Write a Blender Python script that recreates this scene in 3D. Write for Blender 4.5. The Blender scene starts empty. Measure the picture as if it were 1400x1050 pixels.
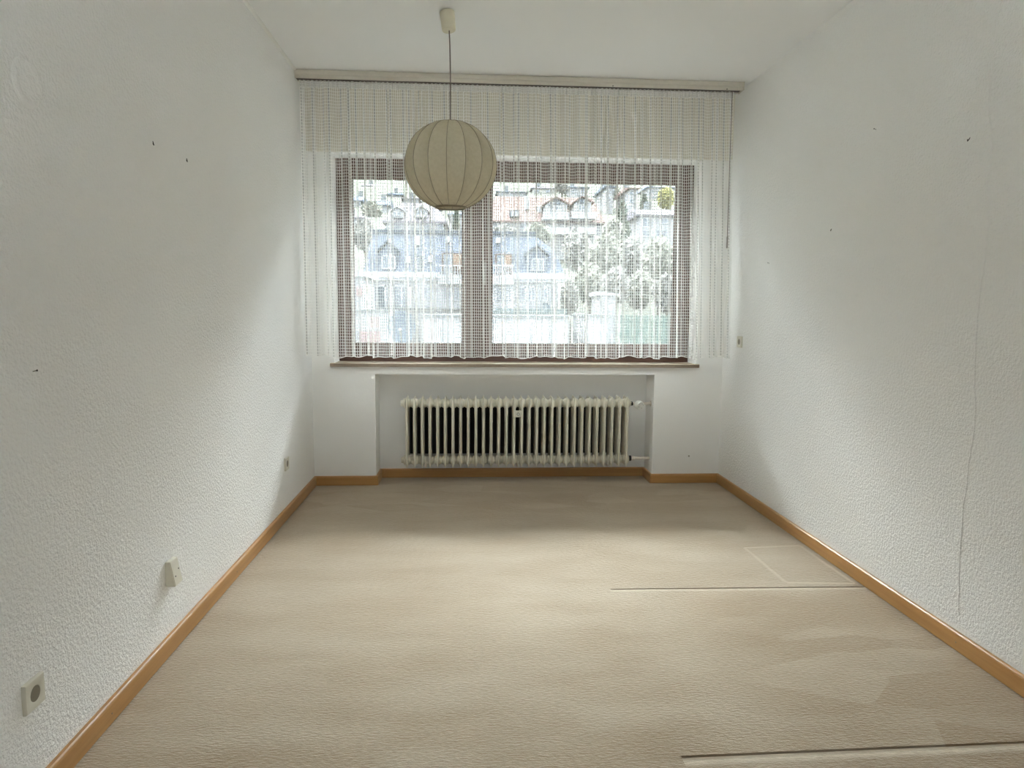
import bpy, bmesh, math, random
from mathutils import Vector, Matrix

# ------------------------------------------------------------------ camera, sky, exposure
SC = bpy.context.scene
COL = SC.collection
F_PX, YAW, PITCH, ROLL, CAM_H = 954.51, 0.06256, 0.1065, 0.00796, 1.29184
_fw = Vector((math.sin(YAW) * math.cos(PITCH), math.cos(YAW) * math.cos(PITCH), -math.sin(PITCH)))
_rt = Vector((math.cos(YAW), -math.sin(YAW), 0.0))
_up = _rt.cross(_fw)
CR = _rt * math.cos(ROLL) + _up * math.sin(ROLL)
CU = _up * math.cos(ROLL) - _rt * math.sin(ROLL)
CO = Vector((0.0, 0.0, CAM_H))
cam_data = bpy.data.cameras.new('camera')
cam_data.sensor_width = 36.0
cam_data.lens = F_PX / 1400.0 * 36.0
cam_data.clip_start = 0.02
cam_data.clip_end = 1000.0
cam = bpy.data.objects.new('camera', cam_data)
COL.objects.link(cam)
_m = Matrix((CR, CU, -_fw)).transposed().to_4x4()
_m.translation = CO
cam.matrix_world = _m
SC.camera = cam

world = bpy.data.worlds.new('overcast_sky')
SC.world = world
world.use_nodes = True
_bg = world.node_tree.nodes['Background']
_bg.inputs['Color'].default_value = (0.86, 0.945, 1.02, 1.0)
_bg.inputs['Strength'].default_value = 1.6

SC.view_settings.view_transform = 'Standard'
SC.view_settings.look = 'None'
SC.view_settings.gamma = 1.0
SC.view_settings.use_curve_mapping = False
SC.view_settings.exposure = 2.9
SC.cycles.max_bounces = 9
SC.cycles.diffuse_bounces = 8
SC.cycles.transparent_max_bounces = 32
SC.cycles.transmission_bounces = 8

# sun behind thin cloud, high over the town outside the window: a wide soft light
_sl = bpy.data.lights.new('hazy_sun', 'SUN')
_sl.energy = 14.0
_sl.angle = math.radians(74)
_sl.color = (0.92, 0.97, 1.01)
_so = bpy.data.objects.new('hazy_sun', _sl)
COL.objects.link(_so)
_so.location = (0, 60, 60)
_so.rotation_euler = (math.radians(-29), 0, math.radians(-4))

# the window and the added rear opening guide the sampling of the sky (portals emit nothing themselves)
for _n, _w, _h, _loc, _rx in (('window_portal', 2.64, 1.50, (0.36, 5.37, 1.63), -90), ('rear_portal', 0.98, 1.02, (0.38, -1.83, 1.65), 90)):
    _pl = bpy.data.lights.new(_n, 'AREA')
    _pl.shape = 'RECTANGLE'
    _pl.size, _pl.size_y = _w, _h
    _pl.cycles.is_portal = True
    _po = bpy.data.objects.new(_n, _pl)
    COL.objects.link(_po)
    _po.location = _loc
    _po.rotation_euler = (math.radians(_rx), 0, 0)

# ------------------------------------------------------------------ helpers
XL, XR, YB, ZC, YR = -1.12, 1.885, 5.0723, 2.817, -1.6
ND = 0.2295
NXL, NXR, NZ = -0.675, 1.375, 0.8185
OXL, OXR, OZT = -0.96, 1.676, 2.37
SILL_T = 0.901


def at(px, py, Y):
    """point on the plane y = Y seen at a pixel of the 1400 x 1050 photograph"""
    d = _fw * F_PX + CR * (px - 700.0) - CU * (py - 525.0)
    t = (Y - CO.y) / d.y
    return CO + d * t


class MB:
    """collects shapes for one mesh"""
    def __init__(self):
        self.v, self.f = [], []

    def add(self, vs, fs):
        o = len(self.v)
        self.v += [tuple(p) for p in vs]
        self.f += [tuple(i + o for i in q) for q in fs]
        return self

    def box(self, x0, x1, y0, y1, z0, z1, c=0.0):
        if c <= 0:
            vs = [(x, y, z) for x in (x0, x1) for y in (y0, y1) for z in (z0, z1)]
            return self.add(vs, [(0, 1, 3, 2), (4, 6, 7, 5), (0, 4, 5, 1), (2, 3, 7, 6), (0, 2, 6, 4), (1, 5, 7, 3)])
        bm = bmesh.new()
        bmesh.ops.create_cube(bm, size=1.0)
        for v in bm.verts:
            v.co = Vector(((x0 + x1) / 2 + v.co.x * (x1 - x0), (y0 + y1) / 2 + v.co.y * (y1 - y0), (z0 + z1) / 2 + v.co.z * (z1 - z0)))
        bmesh.ops.bevel(bm, geom=list(bm.edges), offset=c, segments=2, affect='EDGES', profile=0.5)
        return self.bm(bm)

    def bm(self, bm):
        bm.verts.index_update()
        self.add([v.co[:] for v in bm.verts], [[v.index for v in f.verts] for f in bm.faces])
        bm.free()
        return self

    def rings(self, rings, close=True, cap=True):
        n = len(rings[0])
        vs = [p for r in rings for p in r]
        fs = []
        for i in range(len(rings) - 1):
            for j in range(n if close else n - 1):
                k = (j + 1) % n
                fs.append((i * n + j, i * n + k, (i + 1) * n + k, (i + 1) * n + j))
        if cap and close:
            fs.append(tuple(reversed(range(n))))
            fs.append(tuple((len(rings) - 1) * n + j for j in range(n)))
        return self.add(vs, fs)

    def lathe(self, prof, axis='z', o=(0, 0, 0), n=24, cap=True):
        """prof = [(radius, height)] about an axis through o"""
        o = Vector(o)
        rs = []
        for r, h in prof:
            ring = []
            for j in range(n):
                a = 2 * math.pi * j / n
                c, s = r * math.cos(a), r * math.sin(a)
                p = {'z': (c, s, h), 'x': (h, c, s), 'y': (s, h, c)}[axis]
                ring.append(o + Vector(p))
            rs.append(ring)
        return self.rings(rs, True, cap)

    def tube(self, pts, r, n=8, cap=True):
        pts = [Vector(p) for p in pts]
        rr = r if isinstance(r, (list, tuple)) else [r] * len(pts)
        rs = []
        for i, p in enumerate(pts):
            t = (pts[min(i + 1, len(pts) - 1)] - pts[max(i - 1, 0)]).normalized()
            a = t.orthogonal().normalized() if i == 0 else (a - t * a.dot(t)).normalized()
            b = t.cross(a)
            rs.append([p + (a * math.cos(2 * math.pi * j / n) + b * math.sin(2 * math.pi * j / n)) * rr[i] for j in range(n)])
        return self.rings(rs, True, cap)

    def prism(self, poly, y0, y1):
        """polygon [(x, z)] extruded along y"""
        n = len(poly)
        vs = [(x, y0, z) for x, z in poly] + [(x, y1, z) for x, z in poly]
        fs = [tuple(range(n)), tuple(reversed(range(n, 2 * n)))]
        for i in range(n):
            j = (i + 1) % n
            fs.append((i, i + n, j + n, j))
        return self.add(vs, fs)

    def mesh(self, name, mat, smooth=False):
        me = bpy.data.meshes.new(name)
        me.from_pydata(self.v, [], self.f)
        bm = bmesh.new()
        bm.from_mesh(me)
        bmesh.ops.recalc_face_normals(bm, faces=bm.faces)
        bm.to_mesh(me)
        bm.free()
        me.materials.append(mat)
        if smooth:
            me.polygons.foreach_set('use_smooth', [True] * len(me.polygons))
            me.set_sharp_from_angle(angle=math.radians(40))
        return me

    def build(self, name, mat, parent=None, smooth=False):
        o = bpy.data.objects.new(name, self.mesh(name, mat, smooth))
        COL.objects.link(o)
        o.parent = parent
        return o


def inst(name, mesh, parent=None, loc=(0, 0, 0), rz=0.0):
    o = bpy.data.objects.new(name, mesh)
    COL.objects.link(o)
    o.parent = parent
    o.location = loc
    o.rotation_euler = (0, 0, rz)
    return o


def tag(o, label, cat=None, group=None, kind=None):
    o['label'] = label
    if cat:
        o['category'] = cat
    if group:
        o['group'] = group
    if kind:
        o['kind'] = kind
    return o


def empty(name, loc=(0, 0, 0), rz=0.0):
    o = bpy.data.objects.new(name, None)
    COL.objects.link(o)
    o.location = loc
    o.rotation_euler = (0, 0, rz)
    o.empty_display_size = 0.05
    return o


# ------------------------------------------------------------------ materials
class NT:
    def __init__(self, name):
        self.m = bpy.data.materials.new(name)
        self.m.use_nodes = True
        self.t = self.m.node_tree
        self.b = self.t.nodes['Principled BSDF']
        self.out = self.t.nodes['Material Output']

    def n(self, kind, **kw):
        nd = self.t.nodes.new(kind)
        for k, v in kw.items():
            setattr(nd, k, v)
        return nd

    def link(self, a, b):
        self.t.links.new(a, b)

    def val(self, sock, v):
        if hasattr(v, 'is_linked') or hasattr(v, 'links'):
            self.link(v, sock)
        else:
            sock.default_value = v

    def math(self, op, a, b=None, c=None, clamp=False):
        nd = self.n('ShaderNodeMath', operation=op, use_clamp=clamp)
        self.val(nd.inputs[0], a)
        if b is not None:
            self.val(nd.inputs[1], b)
        if c is not None:
            self.val(nd.inputs[2], c)
        return nd.outputs[0]

    def coord(self, which='Object', scale=None):
        c = self.n('ShaderNodeTexCoord').outputs[which]
        if scale is None:
            return c
        mp = self.n('ShaderNodeMapping')
        mp.inputs['Scale'].default_value = scale
        self.link(c, mp.inputs[0])
        return mp.outputs[0]

    def noise(self, vec, scale, detail=2.0, rough=0.5):
        nd = self.n('ShaderNodeTexNoise')
        nd.inputs['Scale'].default_value = scale
        nd.inputs['Detail'].default_value = detail
        nd.inputs['Roughness'].default_value = rough
        self.link(vec, nd.inputs['Vector'])
        return nd.outputs['Fac']

    def ramp(self, fac, p0, c0, p1, c1):
        nd = self.n('ShaderNodeValToRGB')
        nd.color_ramp.elements[0].position = p0
        nd.color_ramp.elements[0].color = (*c0, 1)
        nd.color_ramp.elements[1].position = p1
        nd.color_ramp.elements[1].color = (*c1, 1)
        self.link(fac, nd.inputs[0])
        return nd.outputs['Color']

    def mix(self, fac, a, b):
        nd = self.n('ShaderNodeMix', data_type='RGBA')
        self.val(nd.inputs[0], fac)
        self.val(nd.inputs[6], a if hasattr(a, 'links') else (*a, 1))
        self.val(nd.inputs[7], b if hasattr(b, 'links') else (*b, 1))
        return nd.outputs[2]

    def bump(self, h, strength, dist=0.01):
        nd = self.n('ShaderNodeBump')
        nd.inputs['Strength'].default_value = strength
        nd.inputs['Distance'].default_value = dist
        self.link(h, nd.inputs['Height'])
        self.link(nd.outputs[0], self.b.inputs['Normal'])
        return nd

    def set(self, rough=0.5, col=None, metal=0.0, spec=None):
        self.b.inputs['Roughness'].default_value = rough
        self.b.inputs['Metallic'].default_value = metal
        if col is not None:
            self.val(self.b.inputs['Base Color'], col if hasattr(col, 'links') else (*col, 1))
        if spec is not None:
            self.b.inputs['Specular IOR Level'].default_value = spec
        return self


def plain(name, col, rough=0.5, metal=0.0, var=0.04, scale=30.0):
    t = NT(name)
    c0 = tuple(max(0, c * (1 - var)) for c in col)
    c1 = tuple(min(1, c * (1 + var)) for c in col)
    nz = t.noise(t.coord(), scale, 3)
    t.set(rough, t.ramp(nz, 0.3, c0, 0.7, c1), metal)
    return t.m


def make_wallpaper(name, col, strength):
    t = NT(name)
    co = t.coord()
    big = t.noise(co, 1.4, 2)
    chip = t.noise(co, 85, 2.5, 0.55)
    chip2 = t.noise(co, 190, 2, 0.5)
    h = t.math('ADD', chip, t.math('MULTIPLY', chip2, 0.35))
    t.set(0.9, t.ramp(big, 0.3, tuple(c * 0.975 for c in col), 0.7, col), spec=0.2)
    t.bump(h, strength, 0.012)
    return t.m


M = {}
M['wallpaper'] = make_wallpaper('woodchip_wallpaper', (0.88, 0.872, 0.85), 0.55)
M['plaster'] = make_wallpaper('smooth_plaster', (0.88, 0.872, 0.852), 0.05)
M['ceiling'] = make_wallpaper('ceiling_paint', (0.88, 0.875, 0.86), 0.04)


def carpet_material():
    t = NT('beige_carpet')
    co = t.coord()
    sep = t.n('ShaderNodeSeparateXYZ')
    t.link(co, sep.inputs[0])
    X, Y = sep.outputs[0], sep.outputs[1]

    def seg(ax, ay, bx, by, w):
        """1 on a line segment, falling to 0 at half width w; also the signed offset across it"""
        dx, dy = bx - ax, by - ay
        ln = math.hypot(dx, dy)
        ux, uy = dx / ln, dy / ln
        px, py = t.math('SUBTRACT', X, ax), t.math('SUBTRACT', Y, ay)
        al = t.math('ADD', t.math('MULTIPLY', px, ux), t.math('MULTIPLY', py, uy))
        ac = t.math('ADD', t.math('MULTIPLY', px, -uy), t.math('MULTIPLY', py, ux))
        on = t.math('MULTIPLY', t.math('GREATER_THAN', al, 0.0), t.math('LESS_THAN', al, ln))
        fall = t.math('SUBTRACT', 1.0, t.math('DIVIDE', t.math('ABSOLUTE', ac), w), clamp=True)
        return t.math('MULTIPLY', on, fall)
    wob = t.noise(co, 30, 2)
    grooves = [seg(0.661, 3.092, 1.87, 3.070, 0.009), seg(0.62, 1.866, 1.87, 1.886, 0.011)]
    pale = t.math('MAXIMUM', seg(0.655, 3.078, 1.87, 3.056, 0.014), seg(0.62, 1.846, 1.87, 1.866, 0.022))  # lit groove walls facing the window, painted as paler bands
    dents = [seg(1.516, 3.635, 1.838, 3.659, 0.016), seg(1.524, 3.143, 1.85, 3.121, 0.016),
             seg(1.516, 3.635, 1.524, 3.143, 0.016), seg(1.838, 3.659, 1.85, 3.121, 0.016)]
    g = t.math('MAXIMUM', *grooves)
    d = dents[0]
    for k in dents[1:]:
        d = t.math('MAXIMUM', d, k)
    # brushed pile: broad streaks across the room and combed patches
    mp = t.n('ShaderNodeMapping')
    mp.inputs['Scale'].default_value = (1.0, 2.6, 1.0)
    mp.inputs['Rotation'].default_value = (0, 0, 0.15)
    t.link(co, mp.inputs[0])
    patch = t.noise(mp.outputs[0], 1.7, 3, 0.55)
    # browner from wear at the right wall; browner band along the window wall
    east = t.math('MULTIPLY', t.math('SUBTRACT', t.math('ADD', X, t.math('MULTIPLY', patch, 0.8)), 1.25), 3.0, clamp=True)
    south = t.math('MULTIPLY', t.math('SUBTRACT', 3.09, Y), 6.0, clamp=True)
    north = t.math('MULTIPLY', t.math('SUBTRACT', t.math('ADD', Y, t.math('MULTIPLY', patch, 0.5)), 4.45), 4.0, clamp=True)
    brown_mask = t.math('MULTIPLY', t.math('MULTIPLY', east, south), 1.0)
    brown_mask = t.math('MAXIMUM', brown_mask, t.math('MULTIPLY', north, 0.8))
    vor = t.n('ShaderNodeTexVoronoi', feature='F1')
    vor.inputs['Scale'].default_value = 2.6
    t.link(mp.outputs[0], vor.inputs['Vector'])
    vs = t.n('ShaderNodeSeparateColor')
    t.link(vor.outputs['Color'], vs.inputs[0])
    combed = t.math('ADD', t.math('MULTIPLY', t.math('MULTIPLY', vs.outputs[0], brown_mask), 0.30), t.math('ADD', t.math('MULTIPLY', patch, 0.7), 0.15))
    base = t.ramp(t.math('SUBTRACT', combed, t.math('MULTIPLY', brown_mask, 0.30)), 0.28, (0.275, 0.185, 0.100), 0.64, (0.440, 0.360, 0.260))
    fine = t.noise(co, 260, 2)
    mp2 = t.n('ShaderNodeMapping')
    mp2.inputs['Scale'].default_value = (45, 130, 60)
    t.link(co, mp2.inputs[0])
    streak = t.noise(mp2.outputs[0], 1.0, 3, 0.6)
    base = t.mix(t.math('MULTIPLY', t.math('SUBTRACT', t.math('ADD', t.math('MULTIPLY', fine, 0.6), streak), 0.62, clamp=True), 1.1, clamp=True), base, (0.20, 0.155, 0.105))
    base = t.mix(t.math('MULTIPLY', t.math('MAXIMUM', t.math('MULTIPLY', pale, t.math('ADD', wob, 0.5)), t.math('MULTIPLY', d, 0.6)), 0.8, clamp=True), base, (0.64, 0.56, 0.44))
    t.set(1.0, base, spec=0.05)
    t.b.inputs['Sheen Weight'].default_value = 0.9
    t.b.inputs['Sheen Roughness'].default_value = 0.5
    t.b.inputs['Sheen Tint'].default_value = (0.95, 0.86, 0.72, 1)
    h = t.math('ADD', t.math('MULTIPLY', fine, 0.10), t.math('MULTIPLY', streak, 0.34))
    h = t.math('SUBTRACT', h, t.math('MULTIPLY', g, 0.9))
    h = t.math('SUBTRACT', h, t.math('MULTIPLY', d, 0.18))
    t.bump(h, 1.0, 0.016)
    return t.m


M['carpet'] = carpet_material()


def wood_material(name, ca, cb, stretch, rough=0.4):
    t = NT(name)
    co = t.coord('Object', stretch)
    nz = t.noise(co, 1.0, 4, 0.55)
    fine = t.noise(co, 6.0, 2)
    t.set(rough, t.ramp(t.math('ADD', t.math('MULTIPLY', nz, 0.75), t.math('MULTIPLY', fine, 0.25)), 0.3, ca, 0.7, cb))
    return t.m


M['beech_y'] = wood_material('varnished_beech_along_room', (0.40, 0.205, 0.065), (0.52, 0.285, 0.105), (40, 1.5, 40), 0.32)
M['beech_x'] = wood_material('varnished_beech_across_room', (0.40, 0.205, 0.065), (0.52, 0.285, 0.105), (1.5, 40, 40), 0.32)
M['brown_frame'] = wood_material('dark_brown_window_wood', (0.055, 0.020, 0.010), (0.085, 0.032, 0.016), (8, 8, 8), 0.35)
M['sill'] = wood_material('beige_marble_sill', (0.50, 0.42, 0.32), (0.66, 0.58, 0.46), (6, 9, 9), 0.22)
M['sill_edge'] = wood_material('brown_sill_edge', (0.17, 0.125, 0.085), (0.25, 0.19, 0.135), (9, 20, 20), 0.5)
M['radiator'] = plain('cream_radiator_enamel', (0.74, 0.70, 0.59), 0.32, 0, 0.02)
M['dark_plastic'] = plain('black_plastic', (0.012, 0.011, 0.010), 0.5)
M['gap_shade_sheet'] = plain('gap_shade_brown', (0.020, 0.016, 0.011), 0.9)  # colour of the dark between the radiator ribs
M['white_plastic'] = plain('white_plastic', (0.80, 0.79, 0.74), 0.35, 0, 0.01)
M['cream_plastic'] = plain('cream_plastic', (0.62, 0.57, 0.43), 0.4, 0, 0.02)
M['beige_plastic'] = plain('ivory_plastic', (0.69, 0.66, 0.56), 0.35, 0, 0.02)
M['socket_well'] = plain('recess_shade_socket_well', (0.20, 0.175, 0.125), 0.45, 0, 0.02)  # ivory well darkened to stand for the shade of a deeper recess
M['steel'] = plain('dull_steel', (0.30, 0.28, 0.25), 0.4, 0.9)
M['pipe'] = plain('painted_pipe', (0.74, 0.68, 0.60), 0.4, 0, 0.02)
M['shutter_box'] = plain('beige_shutter_cover', (0.66, 0.61, 0.51), 0.7, 0, 0.04, 6)  # one even beige, darker than the wall so the curtain folds stand out
M['cord'] = plain('grey_brown_cable', (0.17, 0.14, 0.12), 0.6)
M['rail'] = plain('aged_white_rail', (0.60, 0.56, 0.48), 0.45, 0, 0.03)
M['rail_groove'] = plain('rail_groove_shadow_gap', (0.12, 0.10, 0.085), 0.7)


def glass_material():
    t = NT('window_glass')
    tr = t.n('ShaderNodeBsdfTransparent')
    tr.inputs[0].default_value = (0.95, 0.97, 0.97, 1)
    gl = t.n('ShaderNodeBsdfGlossy')
    gl.inputs['Roughness'].default_value = 0.02
    fr = t.n('ShaderNodeFresnel')
    fr.inputs[0].default_value = 1.45
    mx = t.n('ShaderNodeMixShader')
    t.link(fr.outputs[0], mx.inputs[0])
    t.link(tr.outputs[0], mx.inputs[1])
    t.link(gl.outputs[0], mx.inputs[2])
    t.link(mx.outputs[0], t.out.inputs[0])
    return t.m


M['glass'] = glass_material()


def lace_material(name, cu, cv, wu, wv, veil, col=(0.86, 0.85, 0.82), solid=False):
    """net curtain: threads every cu x cv metres of cloth, open in between"""
    t = NT(name)
    uv = t.coord('UV')
    sep = t.n('ShaderNodeSeparateXYZ')
    t.link(uv, sep.inputs[0])
    U, V = sep.outputs[0], sep.outputs[1]
    wv_n = t.n('ShaderNodeTexNoise')
    wv_n.inputs['Scale'].default_value = 22.0
    t.link(uv, wv_n.inputs['Vector'])
    Vw = t.math('ADD', V, t.math('MULTIPLY', wv_n.outputs['Fac'], 0.006))
    fu = t.math('FRACT', t.math('DIVIDE', U, cu))
    fv = t.math('FRACT', t.math('DIVIDE', Vw, cv))
    fu5 = t.math('FRACT', t.math('DIVIDE', U, cu * 6))
    a = t.math('LESS_THAN', fu, wu)
    b = t.math('LESS_THAN', fv, wv)
    c = t.math('LESS_THAN', fu5, 0.16)
    al = t.math('MAXIMUM', t.math('MAXIMUM', a, b), t.math('MULTIPLY', c, 0.55))
    al = t.math('MAXIMUM', al, veil)
    df = t.n('ShaderNodeBsdfDiffuse')
    df.inputs[0].default_value = (*col, 1)
    tl = t.n('ShaderNodeBsdfTranslucent')
    tl.inputs[0].default_value = (*col, 1)
    cl = t.n('ShaderNodeMixShader')
    cl.inputs[0].default_value = 0.09
    t.link(df.outputs[0], cl.inputs[1])
    t.link(tl.outputs[0], cl.inputs[2])
    if solid:
        t.link(cl.outputs[0], t.out.inputs[0])
        return t.m
    tr = t.n('ShaderNodeBsdfTransparent')
    mx = t.n('ShaderNodeMixShader')
    t.link(al, mx.inputs[0])
    t.link(tr.outputs[0], mx.inputs[1])
    t.link(cl.outputs[0], mx.inputs[2])
    t.link(mx.outputs[0], t.out.inputs[0])
    return t.m


M['lace'] = lace_material('white_net_lace', 0.0140, 0.0200, 0.25, 0.15, 0.06)
M['lace_tape'] = lace_material('gathering_tape_lace', 0.006, 0.008, 0.30, 0.3, 0.25)
M['lace_hem'] = lace_material('white_hem', 0.01, 0.01, 0.5, 0.5, 0.5, solid=True)


def shade_material():
    t = NT('ivory_spun_lampshade')
    nz = t.noise(t.coord(), 60, 3)
    colr = t.ramp(nz, 0.3, (0.66, 0.60, 0.45), 0.7, (0.72, 0.66, 0.51))
    df = t.n('ShaderNodeBsdfDiffuse')
    t.link(colr, df.inputs[0])
    tl = t.n('ShaderNodeBsdfTranslucent')
    t.link(colr, tl.inputs[0])
    mx = t.n('ShaderNodeMixShader')
    mx.inputs[0].default_value = 0.25
    t.link(df.outputs[0], mx.inputs[1])
    t.link(tl.outputs[0], mx.inputs[2])
    t.link(mx.outputs[0], t.out.inputs[0])
    return t.m


M['shade'] = shade_material()
M['shade_rib'] = plain('brown_shade_seam', (0.30, 0.25, 0.17), 0.7)
# outdoors: matt plaster, slate, tile and foliage
def matt(name, col, var=0.10, scale=1.5):
    m_ = plain(name, col, 1.0, 0, var, scale)
    m_.node_tree.nodes['Principled BSDF'].inputs['Specular IOR Level'].default_value = 0.0
    return m_


for k, c in dict(white_wall=(0.175, 0.175, 0.177), cream_wall=(0.22, 0.215, 0.195), pink_wall=(0.17, 0.125, 0.12), slate=(0.058, 0.067, 0.082),
                 slate_dark=(0.035, 0.042, 0.052), red_tile=(0.085, 0.060, 0.054), grey_tile=(0.080, 0.075, 0.082), white_trim=(0.25, 0.255, 0.26),
                 brown_wood=(0.05, 0.033, 0.026), orange_blind=(0.12, 0.082, 0.06), concrete=(0.10, 0.107, 0.107), green_band=(0.085, 0.102, 0.10),
                 dish=(0.075, 0.09, 0.106), bark=(0.06, 0.052, 0.045), hill=(0.066, 0.068, 0.058)).items():
    M[k] = matt('outdoor_' + k, c)
M['far_pane'] = plain('outdoor_far_pane', (0.035, 0.045, 0.055), 0.15, 0, 0.10, 1.5)
for k, c in dict(leaf_grey=(0.110, 0.108, 0.100), leaf_olive=(0.100, 0.102, 0.084), leaf_dark=(0.036, 0.044, 0.034), leaf_yellow=(0.15, 0.142, 0.055),
                 leaf_hedge=(0.062, 0.088, 0.078)).items():
    M[k] = matt(k, c, 0.25, 2.0)

# ------------------------------------------------------------------ the room
def struct(o, label, cat):
    return tag(o, label, cat, kind='structure')


m = MB()
m.add([(XL, YR, 0), (XR, YR, 0), (XR, YB + ND + 0.02, 0), (XL, YB + ND + 0.02, 0),
       (XL, YR, -0.2), (XR, YR, -0.2), (XR, YB + ND + 0.02, -0.2), (XL, YB + ND + 0.02, -0.2)],
      [(0, 1, 2, 3), (7, 6, 5, 4), (0, 4, 5, 1), (1, 5, 6, 2), (2, 6, 7, 3), (3, 7, 4, 0)])
floor = struct(m.build('floor', M['carpet']), 'beige wall-to-wall carpet with brushed marks and pressed lines', 'floor')

ceiling = struct(MB().box(XL - 0.2, XR + 0.2, YR - 0.2, YB + 0.27, ZC, ZC + 0.2).build('ceiling', M['ceiling']), 'smooth white painted ceiling', 'ceiling')
wall_left = struct(MB().box(XL - 0.2, XL, YR - 0.2, YB + 0.27, -0.2, ZC).build('wall_left', M['wallpaper']), 'white woodchip wallpaper wall on the left', 'wall')
m = MB().box(XR, XR + 0.2, YR - 0.2, YB + 0.27, -0.2, ZC)
wall_right = struct(m.build('wall_right', M['wallpaper']), 'white woodchip wallpaper wall on the right with a wavy seam', 'wall')
TX0, TX1, TZ0, TZ1 = XL + 1.02, XR - 1.02, 1.15, 2.15
m = MB().box(XL, TX0, YR - 0.2, YR, -0.2, ZC).box(TX1, XR, YR - 0.2, YR, -0.2, ZC).box(TX0, TX1, YR - 0.2, YR, TZ1, ZC).box(TX0, TX1, YR - 0.2, YR, -0.2, TZ0)
struct(m.build('wall_rear', M['wallpaper']), 'white wall behind the camera around the added rear window', 'wall')
tw = empty('added_fill_window', ((TX0 + TX1) / 2, YR - 0.1, TZ0))  # added opening, out of view, that brings in fill light
struct(tw, 'added brown window behind the camera for fill light', 'window')
tm = MB().box(TX0, TX1, YR - 0.14, YR - 0.07, TZ0, TZ0 + 0.08, 0.004).box(TX0, TX1, YR - 0.14, YR - 0.07, TZ1 - 0.06, TZ1, 0.004)
for k in range(4):
    xx = TX0 + (TX1 - TX0 - 0.06) * k / 3
    tm.box(xx, xx + 0.06, YR - 0.14, YR - 0.07, TZ0 + 0.08, TZ1 - 0.06, 0.004)
tmo = tm.build('frame', M['brown_frame'], tw)
tmo.location = (-tw.location.x, -tw.location.y, -tw.location.z)
for k in range(3):
    xx = TX0 + 0.06 + (TX1 - TX0 - 0.06) * k / 3
    tp = MB().box(xx - 0.004, xx + (TX1 - TX0 - 0.06) / 3 - 0.056, YR - 0.11, YR - 0.106, TZ0 + 0.076, TZ1 - 0.056).build('pane', M['glass'], tw)
    tp.location = tmo.location
tg = MB().box(-60, 60, YR - 60, YR - 0.2, -0.6, -0.12).build('bounce_ground', M['plaster'])  # added pale ground, out of view, reflecting sky light into the rear opening
struct(tg, 'added unseen pale ground behind the camera that bounces fill light', 'bounce_ground')

YO = YB + 0.27
m = MB()
m.box(XL, OXL, YB, YO, NZ, OZT)
m.box(OXR, XR, YB, YO, NZ, OZT)
m.box(XL, XR, YB, YO, OZT, ZC)
m.box(XL, NXL, YB, YO, -0.2, NZ)
m.box(NXR, XR, YB, YO, -0.2, NZ)
m.box(NXL, NXR, YB + ND, YO, -0.2, NZ)
m.box(OXL, OXR, YB, YO, NZ, SILL_T - 0.026)
wall_back = struct(m.build('wall_back', M['plaster']), 'white window wall with a radiator niche below the sill', 'wall')

# cover of the roller shutter box above the window
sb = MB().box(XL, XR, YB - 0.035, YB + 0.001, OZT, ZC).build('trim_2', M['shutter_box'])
struct(sb, 'flat white shutter box cover above the window behind the curtain', 'trim')

tr = MB()
tr.prism([(XL, ZC), (XL + 0.014, ZC), (XL + 0.012, ZC - 0.006), (XL + 0.006, ZC - 0.013), (XL, ZC - 0.016)], YR, YB)
struct(tr.build('trim_1', M['white_plastic']), 'thin white trim strip where left wall meets ceiling', 'trim')

# baseboards -------------------------------------------------------
HB, TB = 0.0717, 0.0161


def board_profile():
    return [(0, 0.0035), (TB, 0.0035), (TB, HB - 0.010), (TB - 0.002, HB - 0.004), (TB - 0.006, HB), (0, HB)]


def baseboard(name, p0, p1, nrm, mat, label, m0=0.0, m1=0.0):
    """board along p0-p1 on a wall with normal nrm; m0/m1 lengthen (+) or shorten (-) the front edge for mitres"""
    p0, p1, nrm = Vector((*p0, 0)), Vector((*p1, 0)), Vector((*nrm, 0))
    d = (p1 - p0).normalized()
    r0, r1 = [], []
    for t, z in board_profile():
        r0.append(p0 + nrm * t - d * (m0 * t) + Vector((0, 0, z)))
        r1.append(p1 + nrm * t + d * (m1 * t) + Vector((0, 0, z)))
    return struct(MB().rings([r0, r1]).build(name, mat), label, 'baseboard')


b_l = baseboard('baseboard_left', (XL, YR), (XL, YB), (1, 0), M['beech_y'], 'orange-brown wooden baseboard along the left wall', 0, -1)
b_r = baseboard('baseboard_right', (XR, YR), (XR, YB), (-1, 0), M['beech_y'], 'orange-brown wooden baseboard along the right wall', 0, -1)
baseboard('baseboard_back_left', (XL, YB), (NXL, YB), (0, -1), M['beech_x'], 'short wooden baseboard on the wall left of the radiator niche', -1, 1)
baseboard('baseboard_back_right', (NXR, YB), (XR, YB), (0, -1), M['beech_x'], 'short wooden baseboard on the wall right of the radiator niche', 1, -1)
baseboard('baseboard_niche_left', (NXL, YB), (NXL, YB + ND), (1, 0), M['beech_y'], 'stub of baseboard on the left side of the radiator niche', 1, -1)
baseboard('baseboard_niche_right', (NXR, YB), (NXR, YB + ND), (-1, 0), M['beech_y'], 'stub of baseboard on the right side of the radiator niche', 1, -1)
baseboard('baseboard_niche_back', (NXL, YB + ND), (NXR, YB + ND), (0, -1), M['beech_x'], 'wooden baseboard under the radiator at the back of the niche', -1, -1)
for y in (2.12, 3.3, 4.4):
    MB().lathe([(0.0, 0.0), (0.0028, 0.0), (0.0026, 0.0012), (0.0, 0.0014)], 'x', (XL + TB - 0.0002, y, 0.034), 10).build('nail_head', M['steel'], b_l)
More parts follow.
